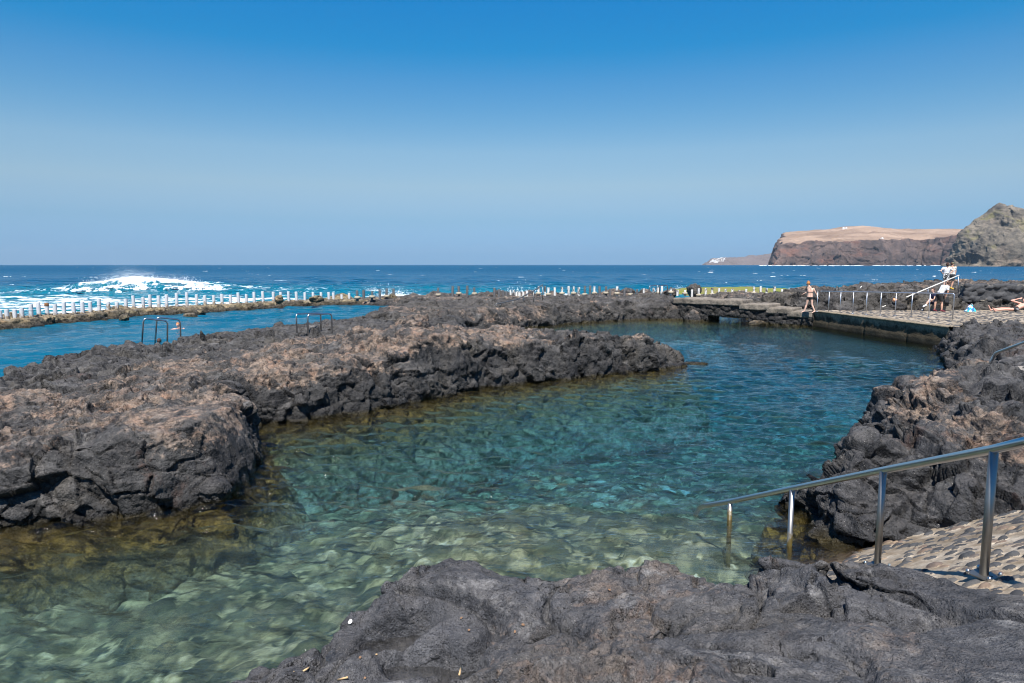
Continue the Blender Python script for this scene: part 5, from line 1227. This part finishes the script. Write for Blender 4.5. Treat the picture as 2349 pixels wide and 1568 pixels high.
# man with cap
k = .00425; n = lambda x, y, d=0: ((x - 1265) * k, d, (530 - y) * k)
def capfn(root, hd, f, up, side, Mr, J):
    mb = MB(); mb.ball(hd + up * .05, (.090, .102, .075), Mr, 14, 8); mb.ball(hd + up * .045 + f * .12, (.065, .075, .010), Mr, 12, 6); mb.build('cap', M['cap'], root)
    shoe('shoe_yellow')(root, hd, f, up, side, Mr, J)
person(n5(1265, 532, 42.8), dict(head=n(1274, 160, .0), neck=n(1272, 194), chest=n(1276, 238), pelvis=n(1278, 324), shL=n(1246, 206, .10), shR=n(1306, 206, -.08), elL=n(1250, 268, .12), haL=n(1262, 312, .05), elR=n(1322, 262, -.06), haR=n(1316, 308, -.06),
    hipL=n(1266, 332, .08), hipR=n(1292, 332, -.06), knL=n(1262, 428, .08), anL=n(1238, 508, .10), toL=n(1222, 522, .0), knR=n(1288, 428, -.06), anR=n(1268, 508, -.05), toR=n(1290, 522, -.12)),
    (.9, -.35, -.1), 'man in olive cap, striped tee and grey shorts, standing behind the woman up on rocks', 'skin', 'hair_brown',
    wear=[('tee_shirt', 'stripes', dict(seg=[('torso', 0, 1), ('arm', 0, .55)], z=(.02, .9)), .018), ('shorts', 'grey_cloth', dict(seg=[('pelvis', 0, 1), ('torso', 0, 1), ('thigh', 0, .72)], z=(-.6, .07)), .024)], extra=capfn)
# bending man
k = .00372; n = lambda x, y, d=0: ((x - 1100) * k, d, (862 - y) * k)
person(n5(1100, 862, 37.2)[:2] + (DZ,), dict(head=n(1212, 452, -.02), neck=n(1190, 484), chest=n(1150, 505), pelvis=n(1090, 612), shL=n(1178, 492, .17), shR=n(1176, 500, -.17), elL=n(1192, 566, .20), haL=n(1192, 628, .12), elR=n(1178, 572, -.2), haR=n(1168, 632, -.12),
    hipL=n(1090, 628, .09), hipR=n(1092, 628, -.09), knL=n(1054, 742, .10), anL=n(1056, 835, .14), toL=n(1088, 852, .15), knR=n(1118, 742, -.10), anR=n(1114, 838, -.14), toR=n(1160, 856, -.15)),
    (.75, 0, -.65), 'man in white tee, black shorts and maroon shoes, bending over a backpack on the deck', 'skin', 'hair_brown', build_=1.08,
    wear=[('tee_shirt', 'white_cloth', dict(seg=[('torso', 0, 1), ('arm', 0, .6)], z=(.03, .9)), .024), ('shorts', 'black_cloth', dict(seg=[('pelvis', 0, 1), ('torso', 0, 1), ('thigh', 0, .72)], z=(-.6, .08)), .026)], extra=shoe('shoe_maroon'))
# sitting person behind him
n = lambda x, y, d=0: ((x - 960) * k, d, (850 - y) * k)
person(n5(960, 850, 37.9)[:2] + (DZ,), dict(head=n(994, 545, -.0), neck=n(1002, 585), chest=n(1012, 630), pelvis=n(1022, 720), shL=n(1006, 604, -.16), shR=n(1008, 604, .16), elL=n(990, 668, -.2), haL=n(962, 700, -.10), elR=n(990, 668, .2), haR=n(960, 700, .10),
    hipL=n(1014, 722, -.08), hipR=n(1014, 722, .08), knL=n(946, 674, -.08), anL=n(884, 762, -.10), toL=n(846, 782, -.12), knR=n(936, 728, .10), anR=n(912, 818, .12), toR=n(872, 838, .12)),
    (-.9, -.2, -.2), 'person in navy shorts and white shoes, sitting with crossed legs behind the bending man', 'skin_pale', 'hair_brown',
    wear=[('top', 'navy_cloth', dict(seg=[('torso', 0, 1), ('arm', 0, .4)], z=(.02, .9)), .018), ('shorts', 'navy_cloth', dict(seg=[('pelvis', 0, 1), ('torso', 0, 1), ('thigh', 0, .55)], z=(-.6, .08)), .022)], extra=shoe('shoe_white'))
sx_, sy_, _ = n5(1040, 850, 38.1); o = MB().box((sx_, sy_, DZ + .18), (1.5, .6, .36), bev=.03).build('stone_bench', M['oldcrete'], smooth=False); tag(o, 'low concrete step at the back of the deck that the shod person sits on', 'step')
# sunbather
n = lambda x, y, d=0: ((x - 1880) * k, d, (858 - y) * k)
person(n5(1880, 860, 37.0)[:2] + (DZ + .02,), dict(head=n(2352, 694, .05), neck=n(2352, 730, .02), chest=n(2318, 768), pelvis=n(2214, 816), shL=n(2338, 748, .16), shR=n(2332, 752, -.16), elL=n(2200, 700, .26), haL=n(2300, 672, .2), elR=n(2390, 690, -.3), haR=n(2370, 668, -.1),
    hipL=n(2200, 826, .09), hipR=n(2202, 824, -.09), knL=n(2035, 815, .12), anL=n(1886, 834, .16), toL=n(1860, 778, .18), knR=n(2050, 822, -.09), anR=n(1902, 840, -.1), toR=n(1862, 800, -.12)),
    (-.5, -.1, .8), 'man in black swim trunks with white side stripes, lying on the deck at right edge', 'skin_pink', 'hair_brown', build_=1.1,
    wear=[('trunks', 'black_cloth', dict(seg=[('pelvis', 0, 1), ('torso', 0, 1), ('thigh', 0, .28)], z=(-.6, .10)), .010)],
    extra=lambda root, hd, f, up, side, Mr, J: [MB().tube([n(2186 + 6 * q, 810 + 8 * q, -.190), n(2226 + 4 * q, 808 + 8 * q, -.196)], .006, 6).build('stripe', M['white_cloth'], root) for q in range(3)])
# swimmer
k = .00179; n = lambda x, y, d=0: ((x - 1500) * k, d, (690 - y) * k)
person(D2W(nat(1500, 690, 480, 1150, 7.83)[0], nat(1500, 690, 480, 1150, 7.83)[1], 0), dict(head=n(1478, 545, -.02), neck=n(1490, 605), chest=n(1510, 720, .05), pelvis=n(1560, 860, .25), shL=n(1382, 662, -.04), shR=n(1630, 660, .05), elL=n(1240, 700, -.12), haL=n(1070, 716, -.2), elR=n(1720, 760, 0), haR=n(1800, 780, -.2),
    hipL=n(1520, 880, .3), hipR=n(1600, 880, .3), knL=n(1530, 1000, .6), anL=n(1540, 1060, .9), toL=n(1540, 1080, 1.05), knR=n(1610, 1000, .6), anR=n(1620, 1060, .9), toR=n(1620, 1080, 1.05)),
    (-.15, -1, 0), 'ginger haired swimmer with bare shoulders, arm stretched out, in the left pool', 'skin_pink', 'hair_orange', curl=.1,
    wear=[('swimsuit', 'lilac', dict(seg=[('torso', 0, 1)], z=(-.1, .24)), .006)])
px_, py_, _ = D2Y(365, 770, 29.6)
n = lambda x, y, z: (x, y, z)
person((px_, py_, -.12), dict(head=n(0, 0, .20), neck=n(0, 0, .10), chest=n(0, .03, -.14), pelvis=n(0, .1, -.55), shL=n(-.2, 0, -.04), shR=n(.2, 0, -.04), elL=n(-.35, -.1, -.2), haL=n(-.2, -.3, -.12), elR=n(.35, -.1, -.2), haR=n(.2, -.3, -.12),
    hipL=n(-.09, .1, -.6), hipR=n(.09, .1, -.6), knL=n(-.1, .2, -1.0), anL=n(-.1, .4, -1.3), toL=n(-.1, .4, -1.45), knR=n(.1, .2, -1.0), anR=n(.1, .4, -1.3), toR=n(.1, .4, -1.45)),
    (.3, .9, 0), 'dark haired swimmer, only the crown of the head showing above the ledge by ladder', 'skin', 'hair_brown')
print('people', round(time.time() - T0, 1))

# bags and odds and ends on the deck
t = NT('patterned_bag'); vv = t.voro(9, out='Color', vec=t.pos(obj=True)); t.set(Base_Color=t.ramp(t.xyz(0, vv), [(0, (.02, .16, .42)), (.3, (.75, .80, .82)), (.5, (.02, .35, .55)), (.7, (.10, .05, .35)), (.85, (.05, .55, .60))], 'CONSTANT'), Roughness=.8)
def sack(name, base, w_, d_, h_, mat, lab, cat, seed, top=.5):
    mb = MB(); mb.box((0, 0, h_ / 2), (w_, d_, h_)); V, F, N = voxel(np.array(mb.V), np.array(mb.F), .022, 3)
    tz = V[:, 2] / h_; V[:, 0] *= (1 - (1 - top) * tz); V[:, 1] *= (1 - .6 * tz); V = V + N * (.05 * fbm(V * 5 + seed, 3))[:, None]
    V[:, 0] += .10 * tz * w_
    root = empty(name, base); mesh_np('bag_body', V, F, mat, root); tag(root, lab, cat); return root
b_ = n5(1555, 850, 37.3)[:2] + (DZ,); rt = sack('beach_bag', b_, .50, .28, .36, t.m, 'blue, white and teal patterned beach bag standing by the black boulders', 'bag', 3, .35)
MB().tube([(.0, 0, .30), (.05, .02, .42), (.12, .02, .42), (.16, 0, .30)], .012, 6, fil=.05).build('handle', M['white_cloth'], rt)
b_ = n5(1185, 785, 37.6)[:2] + (DZ + .30,); rt = sack('backpack', b_, .34, .26, .52, M['black_cloth'], 'black backpack on the step under the bending man\'s hands', 'backpack', 8, .8)
MB().tube([(-.08, -.15, .1), (-.10, -.2, .28), (-.06, -.14, .46)], .016, 6).build('strap', M['grey_cloth'], rt); MB().box((.02, -.15, .2), (.20, .06, .2), bev=.02).build('pocket', M['black_cloth'], rt)
b_ = n5(450, 690, 38.6); o = boulder('crumpled_towel', b_, (.13, .10, .09), plain('orange_cloth', (.75, .38, .20), .9), 'small crumpled orange and white cloth on black rock behind the railing', 'towel', seed=51, sub=4)
o = MB().tube([n5(262, 793, 38.2), n5(322, 770, 38.2)], .022, 8).build('white_stick', M['white_rail']); tag(o, 'short white stick lying on the rocks behind the deck railing', 'stick')
o = MB().tube([n5(-62, 522, 44), n5(-35, 484, 44)], .03, 8).build('white_stick', M['white_rail']); tag(o, 'slanting white stub of pipe on the skyline rocks above the railing', 'pipe')

# ------------------------------------------------------------------ headland, peak and far coast
def far_mass(name, poly, S, vox, w_, mat, det, jit=.25, jf=.9, sc_=100.0, tiles=None, rf=None, p_=.6):
    S = [((u - 1174.5) / 1566 * Y, Y, (608 - v) / 1566 * Y + .034) for (u, v, Y) in S]; poly = [((u - 1174.5) / 1566 * Y, Y) for (u, Y) in poly]
    def h(X, Y):
        Xj, Yj = jitter2(X, Y, jit, jf, 51.0); s = sdf(Xj, Yj, poly); top = idw(X, Y, S, .15, 3.0)
        p = np.stack([X.ravel(), Y.ravel(), 0 * X.ravel()], -1)
        return profile(s, top + (.03 * fbm(p * 1.6, 4)).reshape(X.shape), w_, p_, .3)
    xs_ = [q[0] for q in poly]
    o = build_mass(name, h, (min(xs_) - .5, max(xs_) + .5), tiles, mat, zb=-.25, rustf=rf, detail=det, cut=-.1, coarse=1.5, scale=sc_); return o, h
t = NT('headland')
up_ = t.mr(t.attr('rust'), .55, .8, 0, 1)
c = t.mix(t.ramp(t.noise(.012, 8, .68), [(.35, 0), (.62, 1)]), (.045, .034, .032), (.14, .098, .084))
c = t.mix(t.ramp(t.noise(.009, 6, .6, vec=t.pos((1, 1, 3))), [(.52, 0), (.66, .8)]), c, (.18, .085, .06))
c = t.mix(t.ramp(t.noise(.05, 6, .7, vec=t.pos((1, 1, .35))), [(.35, .6), (.55, 0)]), c, (.035, .03, .032))
tp = t.mix(t.ramp(t.noise(.01, 7, .65, vec=t.pos((.5, 1.5, 1))), [(.35, 0), (.65, 1)]), (.19, .125, .085), (.36, .255, .185))
c = t.mix(up_, c, tp); t.set(Base_Color=c, Roughness=.95, Normal=t.bump(t.noise(.06, 8, .7), 5)); M['headland'] = t.m
t = NT('peak')
c = t.mix(t.ramp(t.noise(.018, 8, .7), [(.33, 0), (.62, 1)]), (.050, .046, .040), (.23, .195, .15))
c = t.mix(t.ramp(t.noise(.05, 7, .7, vec=t.pos((1, 1, .3))), [(.38, .7), (.56, 0)]), c, (.04, .04, .038))
c = t.mix(t.ramp(t.noise(.013, 5, .6), [(.58, 0), (.7, .6)]), c, (.30, .22, .16))
c = t.mix(t.math('MULTIPLY', t.mr(t.attr('rust'), .3, .6, 0, 1), t.ramp(t.noise(.022, 6, .7), [(.52, 0), (.64, .7)])), c, (.15, .14, .05))
t.set(Base_Color=c, Roughness=.95, Normal=t.bump(t.noise(.07, 8, .7), 4)); M['peak'] = t.m
M['coast'] = plain('far_coast', (.13, .105, .10), .95, var=.4, bscale=.02)
slope = lambda V, N: sm(N[:, 2], .62, .95) * sm(V[:, 2], .45, .75)
mesa, mesa_h = far_mass('mesa_headland', [(1764, 23.6), (1800, 24.0), (1900, 24.4), (1960, 24.7), (2010, 24.5), (2060, 25.0), (2105, 26.2), (2150, 25.1), (2230, 24.4), (2330, 40), (1800, 40), (1766, 27)],
    [(1772, 588, 24), (1782, 570, 24.3), (1800, 559, 24.5), (1850, 555, 24.9), (1900, 556, 25.1), (2000, 552, 25.3), (2050, 551, 25.7), (2105, 557, 27), (2150, 548, 25.8), (2195, 540, 25.2), (2230, 545, 25), (1800, 557, 26), (1848, 550, 27),
     (1895, 543, 28), (1900, 535, 29), (1908, 531, 29.3), (1914, 528, 29.5), (1930, 524, 29.8), (1948, 521, 30), (1958, 523, 30), (1968, 526, 30.5), (2030, 528, 31), (2100, 529, 31.5), (2190, 530, 31.5), (2300, 532, 33), (2000, 536, 28), (2100, 538, 29), (1900, 545, 38), (2200, 545, 38), (1850, 565, 38)],
    .032, .32, M['headland'], dict(amp=.42, big=.55, small=.17, scoria=.3), tiles=[(23, 27.5, .030), (27.5, 33, .05)], rf=slope, p_=.45)
mesa['kind'] = 'structure'
# skyline of the peak
SKYL = np.array([(2150, 608), (2171, 604), (2181, 569), (2188, 540), (2197, 526), (2223, 502), (2249, 482), (2262, 472), (2272, 465), (2281, 470), (2294, 474), (2317, 477), (2349, 487), (2450, 520), (2600, 570), (2760, 608)], float)
def peak_h(X, Y):
    p = np.stack([X.ravel(), Y.ravel(), 0 * X.ravel()], -1)
    Yr = 14.1 + .25 * pn(p * np.array([1.3, 0, 0])).reshape(X.shape)
    u = 1174.5 + 1566 * X / np.maximum(Y, 14.1); top = (608 - np.interp(u, SKYL[:, 0], SKYL[:, 1])) / 1566 * 14.1
    rib = ridged(p * np.array([1.8, .5, 1]) + 6, 4).reshape(X.shape)
    foot = 12.55 + .25 * np.abs(X - 9.4) * (X < 9.4) + .3 * pn(p * 1.4 + 60).reshape(X.shape)
    f = np.clip((Y - foot) / (Yr - foot), 0, 1); f = f ** .72 + .30 * (rib - .3) * np.sin(f * math.pi)
    b_ = np.clip((17.0 - Y) / (17.0 - Yr), 0, 1)
    z = top * np.where(Y < Yr, f, b_)
    return np.where((f > 0.001) & (top > .01), z, -.3)
peak = build_mass('rock_peak', peak_h, (8.6, 15.2), [(12, 14.8, .016), (14.8, 17, .04)], M['peak'], zb=-.4, rustf=lambda V, N: sm(N[:, 2], .35, .8) * sm(V[:, 2], .2, .5),
    detail=dict(amp=.62, big=.30, small=.09, scoria=.25), cut=-.1, coarse=1.3, scale=100.0)
peak['kind'] = 'structure'
coast, coast_h = far_mass('far_coast', [(1604, 60), (1640, 59), (1700, 59.6), (1800, 60), (1820, 74), (1650, 72), (1610, 63)],
    [(1612, 605, 60.5), (1629, 600, 61), (1640, 597, 61.5), (1652, 594.5, 62), (1670, 593, 63), (1693, 592.5, 63), (1729, 588, 63), (1771, 584, 63), (1820, 582, 64), (1640, 604, 59.6), (1700, 603, 60), (1780, 601, 60.3), (1700, 600, 72), (1800, 600, 72)],
    .07, .8, M['coast'], dict(amp=.45, big=.8, small=.3, scoria=.2), tiles=[(58, 66, .075)], rf=lambda V, N: 0 * V[:, 0], jit=.3, p_=.8)
coast['kind'] = 'structure'
# the white town on the far coast
hr_ = random.Random(4); M['house'] = plain('white_wash', (.80, .79, .76), .8, var=.04); M['window'] = plain('window_dark', (.03, .04, .05), .3)
def house(x, y, z, w_, d_, h_, lab, group):
    root = empty('house', (x, y, z), hr_.uniform(-.5, .5)); tag(root, lab, 'house', group)
    MB().box((0, 0, h_ / 2 - 4), (w_, d_, h_ + 8)).box((w_ * .2, 0, h_ + 1.0), (w_ * .4, d_ * .5, 2.0)).box((0, -d_ / 2 + .15, h_ + .4), (w_, .3, .8)).build('walls', M['house'], root, smooth=False)
    for q in (-.3, .0, .3):
        for f_ in range(int(h_ // 3)): MB().box((q * w_, -d_ / 2 - .03, 1.6 + 3 * f_), (1.3, .12, 1.5)).build('window', M['window'], root, smooth=False)
n_ = 0
for row, v in enumerate((596, 598, 600, 602)):
    Y = (61.8, 61.3, 60.8, 60.3)[row]
    for q in range(11):
        u = 1633 + row * -2.2 + q * (2.7 + .1 * row) + hr_.uniform(-.8, .8); X = (u - 1174.5) / 1566 * Y; zz_ = max(3.0, float(coast_h(np.array([[X]]), np.array([[Y]]))[0, 0]) * 100)
        house(X * 100, Y * 100, zz_, hr_.uniform(9, 16), hr_.uniform(8, 12), hr_.uniform(6, 10), 'tiny white house in the town on the hazy far coast', 'white houses of the far town'); n_ += 1
for (u, Y, lab) in ((1925, 29.3, 'left of two tiny white houses under the top of the brown mesa'), (1931, 29.3, 'right of two tiny white houses under the top of the brown mesa'), (2014, 26.3, 'lone tiny white house on the tan plateau of the mesa')):
    X = (u - 1174.5) / 1566 * Y; zz_ = float(mesa_h(np.array([[X]]), np.array([[Y]]))[0, 0]) * 100; house(X * 100, Y * 100, zz_ + 1, 9, 7, 5, lab, None)
# rocks awash and foam line at the foot of the headland
fl = []
for k in range(140):
    u = 1735 + k * 3.2; Y = float(np.interp(u, [1735, 1764, 1900, 2010, 2105, 2170, 2200, 2349, 2500], [2250, 2335, 2410, 2420, 2560, 2440, 1270, 1215, 1210]))
    if hr_.random() < .45: fl.append(((u - 1174.5) / 1566 * Y, Y - hr_.uniform(5, 25), hr_.uniform(4, 14)))
mb = MB()
for (x, y, r) in fl: mb.ball((x, y, .2), (r, 2.0, hr_.uniform(.5, 1.5)), seg=8, rings=5)
o = mb.build('surf_line', M['foam']); o['kind'] = 'stuff'

# ------------------------------------------------------------------ spray and whitecaps
srng = np.random.default_rng(8)
def blobs(name, C, Rr, mat, flat=1.0):
    bm = bmesh.new(); bmesh.ops.create_icosphere(bm, subdivisions=1, radius=1); bv = np.array([v.co[:] for v in bm.verts], np.float32); bf = np.array([[v.index for v in f.verts] for f in bm.faces]); bm.free()
    n = len(C); V = bv[None] * Rr[:, None, :] * (1 + .35 * srng.normal(size=(n, len(bv), 1)) * .6) + C[:, None, :]
    F = bf[None] + (np.arange(n) * len(bv))[:, None, None]; o = mesh_np(name, V.reshape(-1, 3), F.reshape(-1, 3), mat); o['kind'] = 'stuff'; return o
n_ = 34000; x = srng.normal(-44, 6.0, n_); env = np.exp(-((x + 44) / 7.0) ** 2) * (1 + .5 * pn(np.stack([x * .3, 0 * x, 0 * x], -1)))
h_ = srng.exponential(.42, n_) * env * 1.25; y = 84 + .12 * (x + 40) + 3 * pn(np.stack([x * .05, 0 * x, 0 * x], -1)) + srng.normal(-.6, .9, n_) + .5 * h_; x = x - .8 * h_
rr_ = srng.uniform(.012, .042, n_) * np.exp(-.3 * h_)
blobs('wave_spray', np.stack([x, y, .75 * env.clip(.1) + h_], -1), np.stack([rr_ * 1.3, rr_, rr_], -1), M['foam'])
n_ = 5200; x = srng.normal(-43, 6.0, n_); env = np.exp(-((x + 43) / 8.5) ** 4)*(.7+.5*pn(np.stack([x*.35,0*x,0*x],-1))); y = 84 + .12 * (x + 40) + 3 * pn(np.stack([x * .05, 0 * x, 0 * x], -1)) + srng.normal(-1.0, .9, n_)
rr_ = srng.uniform(.07, .26, n_); blobs('wave_foam', np.stack([x, y, srng.uniform(.1, 1.15, n_) * env.clip(.1)], -1), np.stack([rr_ * 1.7, rr_, rr_ * .8], -1), M['foam'])
# small bursts against the outer rocks
C = []; 
for (cx, cy_, s_, n_) in ((1.0, 70, .8, 1500), (-12, 70.5, .9, 900), (14.5, 70.5, .6, 500), (-17, 84, .6, 400), (23, 93, .5, 160)):
    h_ = srng.exponential(.28, n_) * s_; C.append(np.stack([cx + srng.normal(0, 1.1 * s_, n_), cy_ + srng.normal(0, .5, n_), .1 + h_], -1))
C = np.concatenate(C); rr_ = srng.uniform(.012, .035, len(C)); blobs('surf_spray', C, np.stack([rr_, rr_, rr_], -1), M['foam'])
n_ = 170; Y = 96 * np.exp(srng.random(n_) ** .8 * 2.6); X = Y * srng.uniform(-.82, .82, n_)
s_ = srng.exponential(.16, n_) + .09; C = []; Rr = []
for k in range(n_):
    for q in range(srng.integers(2, 6)):
        C.append((X[k] + srng.normal(0, s_[k] * 1.4), Y[k] + srng.normal(0, s_[k] * .5), .12)); r = s_[k] * srng.uniform(.25, .6) * (1 + Y[k] / 900); Rr.append((r * 1.6, r * .5, .03 + .12 * r))
blobs('whitecaps', np.array(C), np.array(Rr), M['foam'])
print('far', round(time.time() - T0, 1))

# ------------------------------------------------------------------ litter on the near rock
dgr = None
def gz(x, y, r=.03):
    best = None
    global _kd
    if '_kd' not in globals():
        from mathutils.bvhtree import BVHTree
        _kd = BVHTree.FromObject(rock_foreground, bpy.context.evaluated_depsgraph_get())
    h, n_, _, _ = _kd.ray_cast(Vector((x, y, 4)), Vector((0, 0, -1)))
    return (h, n_) if h else (Vector((x, y, 1)), Vector((0, 0, 1)))
M['leaf'] = plain('dry_leaf', (.20, .12, .07), .8, var=.6, bscale=90); M['twig'] = plain('dry_twig', (.55, .38, .20), .8, var=.2); M['paper'] = plain('paper_scrap', (.75, .75, .72), .8); M['shell'] = plain('shell_bit', (.62, .58, .52), .7)
lr = random.Random(9)
def leaf(u, v, mat, s_, lab, cat, nm, group=None):
    x, y, _ = D2W(u, v, 1.05)
    for _i in range(4): h, n_ = gz(x, y); x, y, _ = D2W(u, v, h.z)
    h, n_ = gz(x, y); V = []; F = []; m_ = 6; cu = lr.uniform(.15, .5)
    for a in range(m_ + 1):
        t_ = a / m_; w_ = s_ * .42 * math.sin(math.pi * min(1, t_ * .93 + .05)) * (1 + .3 * lr.uniform(-1, 1))
        for b in (-1, 0, 1): V.append((w_ * b, s_ * (t_ - .5), s_ * cu * (abs(b) * .5 + (t_ - .5) ** 2) + .004))
    for a in range(m_):
        for b in range(2): F.append([a * 3 + b, a * 3 + b + 1, a * 3 + b + 4, a * 3 + b + 3])
    o = mesh_np(nm, V, np.array(F), mat); sd_ = o.modifiers.new('thick', 'SOLIDIFY'); sd_.thickness = .0015
    q = n_.to_track_quat('Z', 'Y'); o.rotation_mode = 'QUATERNION'; from mathutils import Quaternion
    o.rotation_quaternion = q @ Quaternion((0, 0, 1), lr.uniform(0, 6.28)); o.location = h + n_ * .004; tag(o, lab, cat, group); return o
n9 = lambda x, y: nat(x, y, 900, 2000, 1.566)
for (x, y, s_) in ((868, 538, .05), (708, 745, .045), (735, 832, .04), (1302, 503, .04), (1345, 580, .05), (1616, 583, .05), (1663, 547, .06), (2165, 345, .045), (160, 832, .05)):
    leaf(*n9(x, y), M['leaf'], s_ * .45, 'small curled dry leaf lying on the foreground rock', 'leaf', 'dry_leaf', 'dry leaves scattered on the foreground rock')
leaf(*n9(650, 522), M['paper'], .036, 'white scrap of paper caught in the hole of the dark left lobe of rock', 'paper', 'paper_scrap')
def twig(pts, r, lab):
    W_ = []
    for (x, y) in pts:
        u, v = n9(x, y); a = D2W(u, v, 1.0)
        for _i in range(4): h, _n = gz(a[0], a[1]); a = D2W(u, v, h.z)
        W_.append(Vector(a) + Vector((0, 0, r + .006)))
    o = MB().tube(W_, r, 6).build('twig', M['twig']); tag(o, lab, 'twig')
twig([(314, 826), (350, 836), (382, 815), (412, 797)], .006, 'bent straw coloured twig on the lobe at the lower left of the rock')
twig([(1298, 798), (1288, 843)], .006, 'short pale twig standing at the end of the tide pool'); twig([(800, 722), (842, 720)], .005, 'thin pale twig lying left of the small tide pool'); twig([(575, 872), (632, 858)], .006, 'grey twig at the very bottom edge of the picture')

# ------------------------------------------------------------------ sea air
HAZE = 0.000042
t = NT('sea_haze'); t.t.nodes.remove(t.b)
pv = t.n('ShaderNodeVolumePrincipled'); pv.inputs['Color'].default_value = (.80, .90, 1.0, 1); pv.inputs['Density'].default_value = HAZE
pv.inputs['Anisotropy'].default_value = .2; t.l(pv.outputs[0], t.out.inputs['Volume'])
o = MB().box((0, 4700, 98), (24000, 9800, 210)).build('haze', t.m, smooth=False); o['kind'] = 'stuff'
print('all', round(time.time() - T0, 1))

cx_, cy_, cz_ = D2Y(2352, 862, 12.3)
mb = MB(); mb.box((cx_ + .95, cy_ - .3, cz_ - .01), (2.3, 1.5, .3), rz=.15)
V, F, N = voxel(np.array(mb.V), np.array(mb.F), .03, 4); V = V + N * (.05 * fbm(V * 1.7, 4))[:, None]
o = mesh_np('concrete_pad', V, F, M['oldpale'] if 'oldpale' in M else plain('pale_concrete', (.34, .31, .27), .9, bumpd=.05, bscale=40, var=.4)); tag(o, 'pale rough concrete pad set among the rocks at the right edge', 'path')
print('end', round(time.time() - T0, 1))
